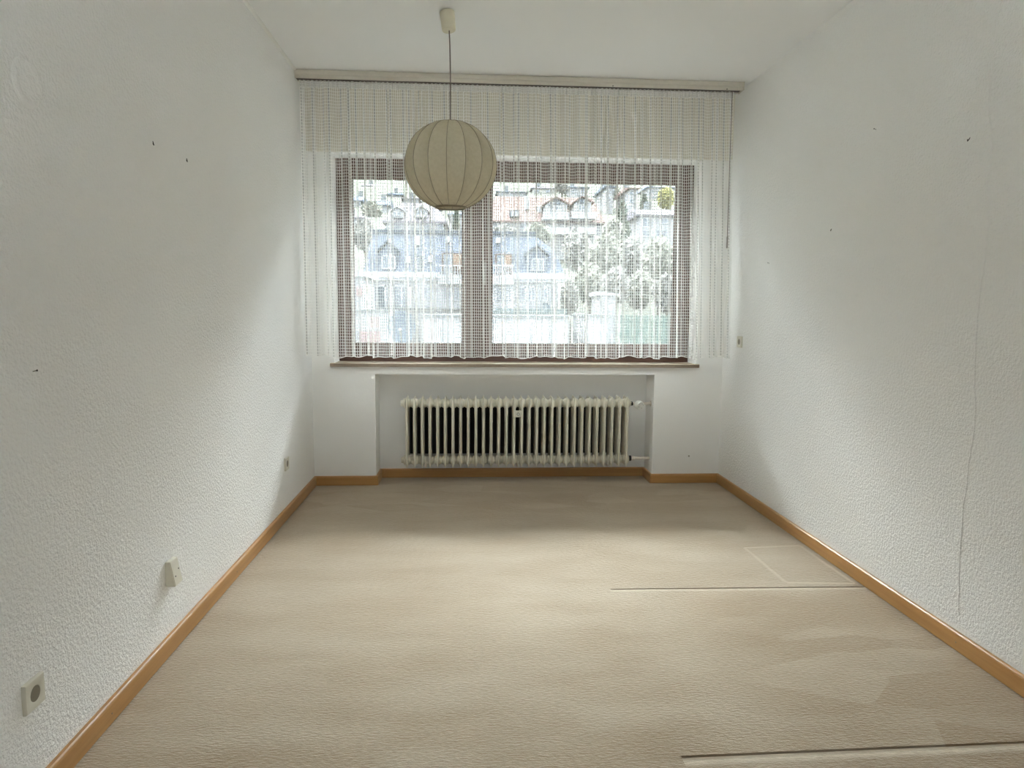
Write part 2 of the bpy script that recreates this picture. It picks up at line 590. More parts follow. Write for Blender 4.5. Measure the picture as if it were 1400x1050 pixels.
for y in (2.0, 2.45, 3.3, 4.4):
    MB().lathe([(0.0, 0.0), (0.0028, 0.0), (0.0026, -0.0012), (0.0, -0.0014)], 'x', (XR - TB + 0.0002, y, 0.034), 10).build('nail_head', M['steel'], b_r)

# wallpaper seam on the right wall, round cover on the left wall ----
SEAM = [(2.50, 2.45), (2.52, 2.25), (2.516, 2.027), (2.479, 1.889), (2.491, 1.763), (2.471, 1.612), (2.479, 1.455), (2.488, 1.37), (2.489, 1.205), (2.481, 1.034),
        (2.463, 0.934), (2.462, 0.852), (2.476, 0.738), (2.478, 0.652), (2.489, 0.535), (2.485, 0.422), (2.478, 0.25), (2.463, 0.11)]
rng = random.Random(4)
pts = []
for (ya, za), (yb, zb) in zip(SEAM, SEAM[1:]):
    for k in range(5):
        f = k / 5
        pts.append((ya + (yb - ya) * f + rng.uniform(-0.002, 0.002), za + (zb - za) * f))
rings = []
for y, z in pts:
    w, h = rng.uniform(0.004, 0.007), rng.uniform(0.0022, 0.0042)
    rings.append([(XR + 0.0005, y - w, z), (XR - h, y - w * 0.2, z), (XR - h * 0.8, y + w * 0.2, z), (XR + 0.0005, y + w, z)])
o = MB().rings(rings, False, False).build('wallpaper_seam', M['wallpaper'], wall_right, True)
o['label'] = 'wavy raised wallpaper seam running down the wall'
prof = [(0.064, -0.0005), (0.059, 0.0050), (0.051, 0.0064), (0.042, 0.0030), (0.030, 0.0014), (0.0, 0.0010)]
o = MB().lathe([(r, h) for r, h in prof], 'x', (XL, 1.917, 1.855), 40).build('round_cover', M['wallpaper'], wall_left, True)
o['label'] = 'papered-over round junction cover'
# ------------------------------------------------------------------ window
FY0, FY1 = YB + 0.160, YB + 0.230
win = empty('window_1', (0.36, FY0, SILL_T))
struct(win, 'wide brown wooden two-part window behind the net curtain', 'window')
WB = MB()
off = Vector((-0.36, -FY0, -SILL_T))


def wpart(name, mb, mat, parent):
    o = mb.build(name, mat, parent)
    me = o.data
    if parent is win:
        o.location = off
    return o


FZ0, FZ1 = SILL_T - 0.001, OZT - 0.004
FX0, FX1 = OXL + 0.004, OXR - 0.004
MXC = 0.0625  # mullion centre
fw_ = 0.055
wpart('frame_head', MB().box(FX0, FX1, FY0, FY1, FZ1 - fw_, FZ1, 0.004), M['brown_frame'], win)
wpart('frame_foot', MB().box(FX0, FX1, FY0, FY1, FZ0, FZ0 + fw_, 0.004), M['brown_frame'], win)
wpart('frame_jamb', MB().box(FX0, FX0 + fw_, FY0, FY1, FZ0 + fw_, FZ1 - fw_, 0.004), M['brown_frame'], win)
wpart('frame_jamb', MB().box(FX1 - fw_, FX1, FY0, FY1, FZ0 + fw_, FZ1 - fw_, 0.004), M['brown_frame'], win)
wpart('mullion', MB().box(MXC - 0.033, MXC + 0.033, FY0, FY1, FZ0 + fw_, FZ1 - fw_, 0.004), M['brown_frame'], win)
GZ0, GZ1 = 1.031, 2.228
for x0, x1, g0, g1 in ((FX0 + fw_ - 0.012, MXC - 0.020, -0.844, -0.042), (MXC + 0.020, FX1 - fw_ + 0.012, 0.167, 1.542)):
    s0, s1 = FY0 - 0.014, FY0 + 0.045
    z0, z1 = FZ0 + fw_ - 0.012, FZ1 - fw_ + 0.012
    sash = wpart('sash', MB().box(x0, g0, s0, s1, z0, z1, 0.005).box(g1, x1, s0, s1, z0, z1, 0.005)
                 .box(g0, g1, s0, s1, z0, GZ0, 0.005).box(g0, g1, s0, s1, GZ1, z1, 0.005), M['brown_frame'], win)
    MB().box(g0 - 0.008, g1 + 0.008, s0 + 0.026, s0 + 0.030, GZ0 - 0.008, GZ1 + 0.008).build('pane', M['glass'], sash)
    bd = MB()
    for q in ((g0, g0 + 0.010, GZ0, GZ1), (g1 - 0.010, g1, GZ0, GZ1), (g0, g1, GZ0, GZ0 + 0.010), (g0, g1, GZ1 - 0.010, GZ1)):
        bd.box(q[0], q[1], s0 + 0.010, s0 + 0.026, q[2], q[3])
    bd.build('glazing_bead', M['brown_frame'], sash)
# handle on the meeting stile
hd = wpart('handle', MB().box(0.105, 0.131, FY0 - 0.026, FY0 - 0.013, 1.56, 1.64, 0.004).box(0.108, 0.128, FY0 - 0.055, FY0 - 0.040, 1.47, 1.61, 0.005)
           .lathe([(0.008, 0), (0.008, -0.03)], 'y', (0.118, FY0 - 0.02, 1.60), 12), M['steel'], win)
sl = wpart('window_sill', MB().box(-0.985, 1.695, YB - 0.045, YB - 0.0005, SILL_T - 0.026, SILL_T, 0.002).box(OXL, OXR, YB - 0.002, FY0 + 0.02, SILL_T - 0.026, SILL_T - 0.0002), M['sill'], win)
sl['label'] = 'beige stone window sill'
MB().box(-0.985, 1.695, YB - 0.0465, YB - 0.0448, SILL_T - 0.0255, SILL_T - 0.003).build('edge_band', M['sill_edge'], sl)

# ------------------------------------------------------------------ curtain rail
RY0, RY1 = 4.742, 4.842
rail = empty('curtain_rail', (0.35, (RY0 + RY1) / 2, ZC))
tag(rail, 'aged white ceiling curtain rail above the net curtain', 'curtain rail')
ro = Vector((-0.35, -(RY0 + RY1) / 2, -ZC))


def rpart(name, mb, mat, parent=rail):
    o = mb.build(name, mat, parent)
    if parent is rail:
        o.location = ro
    return o


RX1 = 1.835
rpart('rail_board', MB().box(XL + 0.001, RX1, RY0 + 0.008, RY1, ZC - 0.013, ZC - 0.0005, 0.002).box(XL + 0.001, RX1, RY0, RY1, ZC - 0.034, ZC - 0.012, 0.004), M['rail'])
rpart('rail_lip', MB().box(XL + 0.001, RX1 - 0.004, RY0 + 0.008, RY0 + 0.018, ZC - 0.056, ZC - 0.032, 0.002), M['rail'])
rpart('rail_lip', MB().box(XL + 0.001, RX1 - 0.004, RY1 - 0.016, RY1 - 0.004, ZC - 0.052, ZC - 0.028, 0.002), M['rail'])
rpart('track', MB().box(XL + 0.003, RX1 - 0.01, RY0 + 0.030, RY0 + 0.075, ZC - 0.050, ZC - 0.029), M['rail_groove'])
rpart('end_cap', MB().box(RX1 - 0.001, RX1 + 0.003, RY0 + 0.001, RY1 - 0.001, ZC - 0.054, ZC - 0.001, 0.001), M['rail'])
for x in (0.95, 1.72):
    rpart('screw', MB().lathe([(0.0, -0.002), (0.0035, -0.002), (0.0035, 0.001), (0.0, 0.001)], 'y', (x, RY0 + 0.005, ZC - 0.052), 10), M['dark_plastic'])

# ------------------------------------------------------------------ net curtain
CX0, CX1, CYC = -1.098, 1.782, 4.792
CZT, CZB = 2.756, 0.962
rng = random.Random(11)


def meander(nfold, tmin, tmax, n, seed, deep=True):
    """a gathered cloth in plan: points (x, y, s) of a wavy line, x from 0 to 1"""
    r = random.Random(seed)
    lens, amps = [], []
    for k in range(nfold):
        if k % 2 and deep:
            lens.append(r.uniform(0.55, 1.15))
            amps.append(r.uniform(1.75, 2.35))
        else:
            lens.append(r.uniform(0.35, 1.5))
            amps.append(r.uniform(tmin, tmax))
    tot = sum(lens)
    xs, ys, ss = [0.0], [0.0], [0.0]
    acc = 0.0
    for k in range(nfold):
        steps = max(8, int(n * lens[k] / tot))
        ds = lens[k] / tot / steps
        for i in range(steps):
            ph = 2 * math.pi * (i + 0.5) / steps
            th = amps[k] * math.sin(ph)
            xs.append(xs[-1] + math.cos(th) * ds)
            ys.append(ys[-1] + math.sin(th) * ds)
            ss.append(ss[-1] + ds)
    return xs, ys, ss


def curtain_sheet(name, mat, parent, rows, base, cloth_w, zfun, kfun, yoff=0.0):
    xs, ys, ss = base
    n = len(xs)
    vs, uvs = [], []
    for ri, r in enumerate(rows):
        k = kfun(r)
        for i in range(n):
            xl, xr = CX0 + 0.0 * r, CX1 + 0.05 * r
            fx = xs[i] / xs[-1] + 0.004 * r * math.sin(9 * ss[i] * 6.28 + 1.3) * math.sin(math.pi * ss[i])
            x = xl + (xr - xl) * fx
            y = CYC + yoff + ys[i] * cloth_w * k
            z = zfun(r, ss[i])
            vs.append((x, y, z))
            uvs.append((ss[i] * cloth_w, z))
    fs = []
    for r in range(len(rows) - 1):
        for i in range(n - 1):
            a = r * n + i
            fs.append((a, a + 1, a + n + 1, a + n))
    me = bpy.data.meshes.new(name)
    me.from_pydata(vs, [], fs)
    uvl = me.uv_layers.new(name='UVMap')
    data = [0.0] * (2 * len(me.loops))
    for li, lp in enumerate(me.loops):
        data[2 * li], data[2 * li + 1] = uvs[lp.vertex_index]
    uvl.data.foreach_set('uv', data)
    me.materials.append(mat)
    me.polygons.foreach_set('use_smooth', [True] * len(me.polygons))
    o = bpy.data.objects.new(name, me)
    COL.objects.link(o)
    o.parent = parent
    return o


curtain = empty('net_curtain')
tag(curtain, 'sheer white net curtain hanging across the whole window', 'curtain')
base = meander(66, 0.25, 0.95, 1400, 5)
cloth = (CX1 - CX0) / base[0][-1]


def hem_z(s):
    return CZB + 0.006 * math.sin(s * 60) + 0.005 * math.sin(s * 143 + 1) + 0.003 * math.sin(s * 310)


curtain_sheet('cloth', M['lace'], curtain, [i / 16 for i in range(17)], base, cloth,
              lambda r, s: CZT - 0.085 * (1 - r) * 0 + (hem_z(s) - CZT) * r, lambda r: 0.75 + 0.25 * min(1, r * 2.2))
tape = meander(120, 0.5, 1.1, 1300, 8, False)
curtain_sheet('heading_tape', M['lace_tape'], curtain, [0, 0.008, 0.016, 0.024], tape, (CX1 - CX0) / tape[0][-1],
              lambda r, s: CZT + 0.002 + (CZB - CZT) * r + 0.002 * math.sin(s * 700), lambda r: 1.0, -0.012)
curtain_sheet('hem', M['lace_hem'], curtain, [0.992, 1.0], base, cloth, lambda r, s: hem_z(s) + (1 - r) * 0.65, lambda r: 1.0, -0.0015)
MB().tube([(1.753, 4.736, 2.75), (1.756, 4.74, 2.313), (1.7595, 4.74, 1.80)], 0.0022, 6).build('pull_rod', M['cord'], curtain)
MB().lathe([(0.003, 0), (0.0055, -0.006), (0.0055, -0.075), (0.003, -0.082)], 'z', (1.7598, 4.74, 1.80), 10).build('rod_handle', M['steel'], curtain)

def adopt(root):
    """children were built in world coordinates: keep them there under a root standing at its base"""
    bpy.context.view_layer.update()
    for ch in root.children:
        ch.matrix_parent_inverse = Matrix.Translation(-root.location)


curtain.location = (0.35, CYC, CZB)
adopt(curtain)

# ------------------------------------------------------------------ pendant lamp
LX, LY, LZ = -0.096, 3.79, 2.04
LA, LB = 0.243, 0.228
lamp = empty('pendant_lamp', (LX, LY, ZC))
tag(lamp, 'round ivory cocoon pendant lamp hanging from the ceiling', 'lamp')
rose = MB()
n_r = 32
top_c, bot_c = Vector((-0.1135, LY, ZC - 0.006)), Vector((-0.1025, LY - 0.008, ZC - 0.100))
rose.tube([top_c, top_c + (bot_c - top_c) * 0.04, top_c + (bot_c - top_c) * 0.96, bot_c], [0.036, 0.039, 0.0355, 0.0335], n_r)
rose.build('ceiling_cup', M['cream_plastic'], lamp, True)
MB().lathe([(0.024, 0), (0.024, -0.010)], 'z', (-0.108, LY, ZC - 0.0005), 20).build('ceiling_plate', M['dark_plastic'], lamp)
MB().tube([bot_c + Vector((0, 0, 0.01)), (LX - 0.003, LY, ZC - 0.16), (LX, LY, ZC - 0.3), (LX, LY, LZ + LB * 0.2)], 0.0032, 8).build('cord', M['cord'], lamp, True)
MB().lathe([(0.0, 0.06), (0.018, 0.055), (0.020, 0.0), (0.016, -0.02), (0.0, -0.022)], 'z', (LX, LY, LZ + 0.03), 20).build('bulb_holder', M['white_plastic'], lamp, True)
MB().lathe([(0.0, 0.01), (0.013, 0.0), (0.017, -0.03), (0.030, -0.06), (0.031, -0.08), (0.020, -0.105), (0.0, -0.112)], 'z', (LX, LY, LZ + 0.01), 20).build('bulb', M['white_plastic'], lamp, True)
PH0, PH1 = math.asin(0.030 / LA), math.pi - math.asin(0.085 / LA)
shade = empty('shade')
shade.parent = lamp


def ring(name, r, z, t=0.0025, n=48):
    MB().rings([[((r + t * math.cos(b)) * math.cos(a), (r + t * math.cos(b)) * math.sin(a), z + t * math.sin(b)) for b in [k * math.pi / 3 for k in range(6)]]
                 for a in [2 * math.pi * j / n for j in range(n + 1)]], True, False).build(name, M['shade_rib'], shade, True)


z_bot = LB * math.cos(PH1)
ring('top_ring', 0.030, LB * math.cos(PH0))
ring('bottom_ring', 0.085, z_bot)
ring('bottom_collar', 0.078, z_bot - 0.004, 0.0035)
for a in (0, math.pi / 3, 2 * math.pi / 3):
    MB().tube([(0.03 * math.cos(a), 0.03 * math.sin(a), LB * 0.985), (-0.03 * math.cos(a), -0.03 * math.sin(a), LB * 0.985)], 0.0015, 6).build('spoke', M['shade_rib'], shade)
shade['label'] = 'ivory globe lampshade of sixteen spun panels'
NG = 16
gore = MB()
NP, NTH = 26, 8
rows = []
for i in range(NP + 1):
    ph = PH0 + (PH1 - PH0) * i / NP
    row = []
    for j in range(NTH + 1):
        u = 2 * j / NTH - 1
        th = u * math.pi / NG
        sag = 1 - 0.045 * (1 - u * u)
        row.append((LA * math.sin(ph) * sag * math.cos(th), LA * math.sin(ph) * sag * math.sin(th), LB * math.cos(ph) * (1 - 0.012 * (1 - u * u))))
    rows.append(row)
gore.rings(rows, False, False)
gore_me = gore.mesh('panel', M['shade'], True)
rib = MB().tube([((LA + 0.0008) * math.sin(p), 0, LB * math.cos(p)) for p in [PH0 + (PH1 - PH0) * i / 30 for i in range(31)]], 0.0013, 5)
rib_me = rib.mesh('rib', M['shade_rib'], True)
for k in range(NG):
    a = math.radians(-93.3 + 22.5 * k)
    inst('rib', rib_me, shade, (0, 0, 0), a)
    inst('panel', gore_me, shade, (0, 0, 0), a + math.pi / NG)
shade.location = (LX, LY, LZ)
adopt(lamp)

# ------------------------------------------------------------------ radiator
NS = 30
RFY = 5.088
rx0, rx1 = at(555.7, 590, RFY).x, at(857.7, 590, RFY).x
rz1, rz0 = at(700, 543.5, RFY).z, at(700, 639.5, RFY).z
PIT = (rx1 - rx0) / (NS - 1)
rad = empty('radiator', ((rx0 + rx1) / 2, RFY + 0.09, rz0))
tag(rad, 'cream column radiator with thirty ribs in the niche under the window', 'radiator')
H = rz1 - rz0
sec = MB()
for yc in (0.022, 0.082, 0.142):
    def orow(w, d, z):
        return [(w * math.cos(a), yc + d * math.sin(a), z) for a in [2 * math.pi * k / 10 for k in range(10)]]
    sec.rings([orow(0.0012, 0.013, 0.0), orow(0.0113, 0.020, 0.026), orow(0.0123, 0.022, 0.055), orow(0.0116, 0.022, 0.09), orow(0.0116, 0.022, H - 0.09),
               orow(0.0123, 0.022, H - 0.055), orow(0.0113, 0.020, H - 0.026), orow(0.0012, 0.013, H)])
for z in (0.050, H - 0.050):
    hw = PIT / 2
    sec.lathe([(0.022, -hw), (0.028, -hw + 0.0015), (0.030, -hw + 0.006), (0.0335, -hw + 0.010), (0.036, -0.008), (0.036, 0.008), (0.0335, hw - 0.010), (0.030, hw - 0.006),
               (0.028, hw - 0.0015), (0.022, hw)], 'x', (0, 0.060, z), 20)
    sec.box(-0.006, 0.006, 0.01, 0.155, z - 0.028, z + 0.028, 0.003)
sec_me = sec.mesh('section', M['radiator'], True)
for k in range(NS):
    inst('section', sec_me, rad, (rx0 + PIT * k, RFY, rz0))
MB().box(rx0 - 0.012, rx1 + 0.012, RFY + 0.168, RFY + 0.174, rz0 + 0.075, rz1 - 0.075).build('gap_shade_sheet', M['gap_shade_sheet'], rad)  # near-black sheet painting the deep shade seen between the ribs
for z in (0.050, H - 0.050):
    MB().lathe([(0.036, 0.0), (0.036, -0.012), (0.024, -0.020), (0.022, -0.034), (0.012, -0.036)], 'x', (rx0 - 0.010, RFY + 0.060, rz0 + z), 20).build('end_plug', M['radiator'], rad, True)
zv = rz1 - 0.053
zl = rz0 + 0.055
YV = RFY + 0.060
MB().lathe([(0.026, 0.0), (0.026, 0.010), (0.016, 0.016), (0.014, 0.030)], 'x', (rx1 + 0.012, YV, zv), 20).build('valve_body', M['radiator'], rad, True)
MB().lathe([(0.013, 0.0), (0.0165, 0.002), (0.0165, 0.022), (0.013, 0.024)], 'x', (rx1 + 0.026, YV, zv), 6).build('valve_nut', M['dark_plastic'], rad)
MB().tube([(rx1 + 0.045, YV, zv), (rx1 + 0.085, YV, zv), (NXR - 0.002, YV, zv)], 0.010, 12).build('flow_pipe', M['pipe'], rad, True)
MB().lathe([(0.012, 0), (0.022, -0.001), (0.022, -0.004), (0.012, -0.005)], 'x', (NXR - 0.001, YV, zv), 16).build('pipe_collar', M['pipe'], rad, True)
hm = MB()
for k in range(10):
    pass
rr_ = []
for r, h in ((0.012, 0.0), (0.016, -0.012), (0.026, -0.020), (0.033, -0.026), (0.033, -0.062), (0.030, -0.068), (0.010, -0.070)):
    rr_.append([(r * (1.0 if (j % 2) else (0.94 if 0.032 < r < 0.034 else 1.0)) * math.cos(2 * math.pi * j / 36), h, r * (1.0 if (j % 2) else (0.94 if 0.032 < r < 0.034 else 1.0)) * math.sin(2 * math.pi * j / 36)) for j in range(36)])
hm.rings(rr_)
head = hm.build('thermostat_head', M['white_plastic'], rad, True)
head.location = (rx1 + 0.078, YV - 0.005, zv)
head.rotation_euler = (0.12, 0, 0.25)
dots = MB()
for a in (20, 60, 100, 140, 200, 290):
    dots.box(0.018 * math.cos(math.radians(a)) - 0.002, 0.018 * math.cos(math.radians(a)) + 0.002, -0.0712, -0.068, 0.018 * math.sin(math.radians(a)) - 0.0015, 0.018 * math.sin(math.radians(a)) + 0.0015)
dots.build('scale_mark', M['dark_plastic'], head)
MB().lathe([(0.026, 0.0), (0.026, 0.010), (0.018, 0.016)], 'x', (rx1 + 0.012, YV, zl), 20).build('return_plug', M['radiator'], rad, True)
MB().lathe([(0.016, 0.0), (0.021, 0.001), (0.021, 0.016), (0.016, 0.017)], 'x', (rx1 + 0.030, YV, zl), 16).build('return_nut', M['dark_plastic'], rad)
MB().lathe([(0.012, 0.0), (0.017, 0.003), (0.017, 0.022), (0.011, 0.028), (0.0105, 0.03)], 'x', (rx1 + 0.047, YV, zl), 16).build('return_fitting', M['pipe'], rad, True)
MB().tube([(rx1 + 0.07, YV, zl), (NXR - 0.002, YV, zl)], 0.0105, 12).build('return_pipe', M['pipe'], rad, True)
p = at(708.3, 566, RFY - 0.004)
al = MB().box(p.x - 0.0235, p.x + 0.0235, RFY - 0.012, RFY + 0.012, p.z - 0.024, p.z + 0.024, 0.003).build('heat_meter', M['beige_plastic'], rad)
MB().lathe([(0.0, -0.001), (0.010, -0.001), (0.010, 0.0005), (0.0, 0.0005)], 'y', (p.x, RFY - 0.012, p.z), 16).build('meter_rim', M['dark_plastic'], al)
MB().lathe([(0.0, -0.003), (0.0065, -0.002), (0.0065, 0.0005), (0.0, 0.0005)], 'y', (p.x, RFY - 0.013, p.z), 16).build('meter_seal', M['white_plastic'], al)
for px in (582.5, 707.5, 830.5):
    p = at(px, 630, RFY + 0.03)
    b = MB().tube([(p.x, RFY + 0.008, rz0 + 0.050), (p.x, RFY + 0.004, rz0 + 0.030), (p.x, RFY + 0.008, rz0 + 0.012), (p.x, RFY + 0.03, rz0 + 0.004), (p.x, YB + ND, rz0 + 0.004)], 0.006, 8)
    b.build('bracket', M['pipe'], rad, True)
adopt(rad)

# ------------------------------------------------------------------ sockets
def socket(loc, rz, label):
    """flush wall socket; local +y points into the room"""
    root = empty('wall_socket', loc, rz)
    tag(root, label, 'socket', 'flush wall sockets')
    T, S, R, n = 0.0105, 0.0402, 0.0205, 40
    mb = MB()
    circ, sq, sq2 = [], [], []
    for k in range(n):
        a = 2 * math.pi * k / n
        c, s = math.cos(a), math.sin(a)
        q = max(abs(c), abs(s)) ** 0.92
        circ.append((R * c, R * s))
        sq.append(((S - 0.002) * c / q, (S - 0.002) * s / q))
        sq2.append((S * c / q, S * s / q))
    mb.rings([[(x, 0.0, z) for x, z in sq2], [(x, T - 0.003, z) for x, z in sq2], [(x, T, z) for x, z in sq],
              [(x * 1.06, T, z * 1.06) for x, z in circ], [(x, T - 0.001, z) for x, z in circ]], True, False)
    mb.build('plate', M['beige_plastic'], root, True)
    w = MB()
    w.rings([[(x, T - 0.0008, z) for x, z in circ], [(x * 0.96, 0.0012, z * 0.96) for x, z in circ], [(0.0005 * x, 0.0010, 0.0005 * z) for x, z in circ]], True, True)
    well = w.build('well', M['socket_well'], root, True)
    for sx in (-0.0095, 0.0095):
        MB().lathe([(0.0, 0.0), (0.0028, 0.0), (0.0028, 0.0006), (0.0, 0.0006)], 'y', (sx, 0.0011, 0), 10).build('pin_hole', M['dark_plastic'], well)
    for sz in (-1, 1):
        MB().box(-0.003, 0.003, 0.001, T - 0.002, sz * 0.0180 - 0.0012, sz * 0.0180 + 0.0012).build('earth_clip', M['steel'], well)
    return root


socket((XL, 1.772, 0.3005), math.radians(-90), 'ivory wall socket on the left wall, nearest the camera')
socket((XL, 4.292, 0.338), math.radians(-90), 'ivory wall socket on the left wall, near the window corner')
socket((XR, 4.748, 1.080), math.radians(90), 'ivory wall socket on the right wall beside the curtain hem')

# wedge-shaped telephone box on the left wall
tb = empty('telephone_box', (XL, 2.60, 0.258))
tag(tb, 'small ivory wedge-shaped telephone box low on the left wall', 'phone socket')
bm = bmesh.new()
bmesh.ops.create_cube(bm, size=1.0)
for v in bm.verts:
    top = v.co.z > 0
    out = v.co.x > 0
    v.co = Vector((XL + ((0.020 if top else 0.037) if out else 0.0005), 2.60 + v.co.y * 0.066, 0.352 if top else 0.258))
bmesh.ops.bevel(bm, geom=list(bm.edges), offset=0.0022, segments=2, affect='EDGES')
MB().bm(bm).build('case', M['beige_plastic'], tb)
for y, z in ((2.585, 0.292), (2.62, 0.310)):
    xx = XL + 0.037 - 0.017 * (z - 0.258) / 0.094
    MB().lathe([(0.0, 0.0012), (0.0028, 0.001), (0.0028, -0.002), (0.0, -0.002)], 'x', (xx, y, z), 10).build('screw', M['dark_plastic'], tb)
adopt(tb)

# ------------------------------------------------------------------ nails and hooks left in the walls
def wall_nail(x, y, z, sgn, label, big=True):
    root = empty('picture_hook' if big else 'nail', (x, y, z))
    tag(root, label, 'picture hook' if big else 'nail', 'nails and hooks left in the walls')
    if big:
        MB().tube([(x, y + 0.008, z + 0.003), (x + sgn * 0.006, y, z - 0.003), (x + sgn * 0.010, y - 0.014, z + 0.001), (x + sgn * 0.011, y - 0.019, z + 0.006)], [0.0018, 0.0018, 0.0016, 0.0010], 6).build('hook', M['dark_plastic'], root)
        MB().lathe([(0.0, 0.0), (0.0035, 0.0), (0.0033, sgn * 0.0010), (0.0, sgn * 0.0012)], 'x', (x, y + 0.008, z + 0.003), 12).build('hook_plate', M['steel'], root)
    else:
        MB().tube([(x, y, z), (x + sgn * 0.012, y - 0.003, z + 0.003)], 0.0012, 6).build('shank', M['steel'], root)
        MB().lathe([(0.0, 0.0), (0.0028, 0.0), (0.0026, sgn * 0.0012), (0.0, sgn * 0.0014)], 'x', (x + sgn * 0.012, y - 0.003, z + 0.003), 10).build('head', M['dark_plastic'], root)
    adopt(root)


wall_nail(XL, 2.624, 1.864, 1, 'dark bent hook on the left wall, the one nearer the camera')
wall_nail(XL, 2.921, 1.867, 1, 'dark bent hook on the left wall, the one nearer the window')
wall_nail(XR, 3.588, 1.714, -1, 'dark bent hook on the right wall at eye height')
wall_nail(XR, 2.607, 1.940, -1, 'dark bent hook high on the right wall beside the wavy seam')
wall_nail(XL, 1.864, 1.123, 1, 'tiny nail at mid height on the left wall', False)
wall_nail(XR, 3.234, 2.134, -1, 'tiny nail high on the right wall above the eye-height hook', False)
wall_nail(XR, 4.331, 1.592, -1, 'tiny nail on the right wall close to the curtain', False)
p = at(941, 623, YB)
pn = empty('nail', (p.x, YB, p.z))
tag(pn, 'small nail low in the wall right of the radiator niche', 'nail', 'nails and hooks left in the walls')
MB().tube([(p.x, YB, p.z), (p.x + 0.001, YB - 0.012, p.z)], 0.0018, 6).build('shank', M['steel'], pn)
MB().lathe([(0.0, 0.0), (0.006, 0.0), (0.0055, -0.002), (0.0, -0.0025)], 'y', (p.x + 0.001, YB - 0.012, p.z), 10).build('head', M['steel'], pn)
adopt(pn)

# ------------------------------------------------------------------ the town outside
PROF = [(5.6, -4.2), (30, -3.6), (52, -3.0), (60, -1.0), (68, 4.5), (78, 7.5), (92, 12.5), (115, 18.0), (150, 27.5), (190, 38.0), (240, 54.0), (300, 76.0), (330, 78.0)]


def hill_z(y):
    for (ya, za), (yb, zb) in zip(PROF, PROF[1:]):
        if y <= yb:
            return za + (zb - za) * (y - ya) / (yb - ya)
    return PROF[-1][1]


hr = random.Random(2)
rows = []
ys = [5.6, 15, 30, 45, 52, 56, 60, 64, 68, 73, 78, 85, 92, 103, 115, 132, 150, 170, 190, 215, 240, 270, 300, 330]
for y in ys:
    rows.append([(x, y, hill_z(y) + (hr.uniform(-0.35, 0.35) if y > 55 else 0.0)) for x in [-220 + 11 * i for i in range(44)]])
hill = MB().rings(rows, False, False).build('ground', M['hill'], None, True)
tag(hill, 'pale hillside rising behind the town outside the window', 'hillside', kind='structure')


def rect(px0, py0, px1, py1, Y):
    a, b = at(px0, py1, Y), at(px1, py0, Y)
    c, d = at(px0, py0, Y), at(px1, py1, Y)
    return (a.x + c.x) / 2, (b.x + d.x) / 2, (a.z + d.z) / 2, (b.z + c.z) / 2


def house_root(name, label, x, y, z, group=None, cat='house'):
    return tag(empty(name, (x, y, z)), label, cat, group)


def far_window(root, px0, py0, px1, py1, Y, frame='white_trim', pane='far_pane', mull=True, name='window'):
    x0, x1, z0, z1 = rect(px0, py0, px1, py1, Y)
    b = max(0.05, min(0.12, (x1 - x0) * 0.09))
    m = MB().box(x0, x1, Y - 0.06, Y + 0.05, z1 - b, z1).box(x0, x1, Y - 0.10, Y + 0.05, z0, z0 + b).box(x0, x0 + b, Y - 0.06, Y + 0.05, z0, z1).box(x1 - b, x1, Y - 0.06, Y + 0.05, z0, z1)
    if mull:
        m.box((x0 + x1) / 2 - b / 2, (x0 + x1) / 2 + b / 2, Y - 0.05, Y + 0.05, z0, z1)
    w = m.build(name, M[frame], root)
    MB().box(x0 + b, x1 - b, Y - 0.03, Y + 0.04, z0 + b, z1 - b).build('pane', M[pane], w)
    return w


def gable_dormer(root, pk, el, er, base_y, Y, depth, wallm, roofm, win=None):
    """a gabled dormer standing out of a roof; pixels of peak, eaves left/right and its foot"""
    P, L, R = at(*pk, Y), at(*el, Y), at(*er, Y)
    zb = at(pk[0], base_y, Y).z
    inx = (R.x - L.x) * 0.10
    d = MB().prism([(L.x + inx, zb), (R.x - inx, zb), (R.x - inx, R.z), (P.x, P.z - 0.08), (L.x + inx, L.z)], Y, Y + depth).build('dormer', M[wallm], root)
    t = 0.14
    MB().prism([(L.x, L.z - 0.05), (P.x, P.z), (R.x, R.z - 0.05), (R.x, R.z + t - 0.05), (P.x, P.z + t), (L.x, L.z + t - 0.05)], Y - 0.25, Y + depth).build('dormer_roof', M[roofm], d)
    if win:
        far_window(d, *win, Y - 0.02)
    return d


def simple_house(label, px0, px1, py_ridge, py_eave, py_base, Y, depth, wallm, roofm, wins, inset=0.08, group='houses on the hillside', shift=0.0):
    """hipped house: eave rectangle, ridge along x"""
    x0, x1, ze, zr = rect(px0, py_ridge, px1, py_eave, Y)
    zb = at((px0 + px1) / 2, py_base, Y).z
    root = house_root('house', label, (x0 + x1) / 2, Y + depth / 2, zb - 3, group)
    ov = 0.35
    MB().box(x0 + ov, x1 - ov, Y, Y + depth, zb - 3, ze + 0.05).build('wall', M[wallm], root)
    w = (x1 - x0) * inset
    r = MB()
    yr = Y + depth / 2
    vs = [(x0, Y - ov, ze), (x1, Y - ov, ze), (x1, Y + depth + ov, ze), (x0, Y + depth + ov, ze), (x0 + w + shift, yr, zr), (x1 - w + shift, yr, zr)]
    r.add(vs, [(0, 1, 5, 4), (1, 2, 5), (2, 3, 4, 5), (3, 0, 4), (3, 2, 1, 0)])
    r.box(x0, x1, Y - ov, Y + depth + ov, ze - 0.18, ze)
    r.build('roof', M[roofm], root)
    MB().box(x0 + (x1 - x0) * 0.3, x0 + (x1 - x0) * 0.3 + 0.7, yr - 0.3, yr + 0.3, zr - 1.0, zr + 0.8).build('chimney', M['concrete'], root)
    for q in wins:
        far_window(root, *q, Y)
    return root


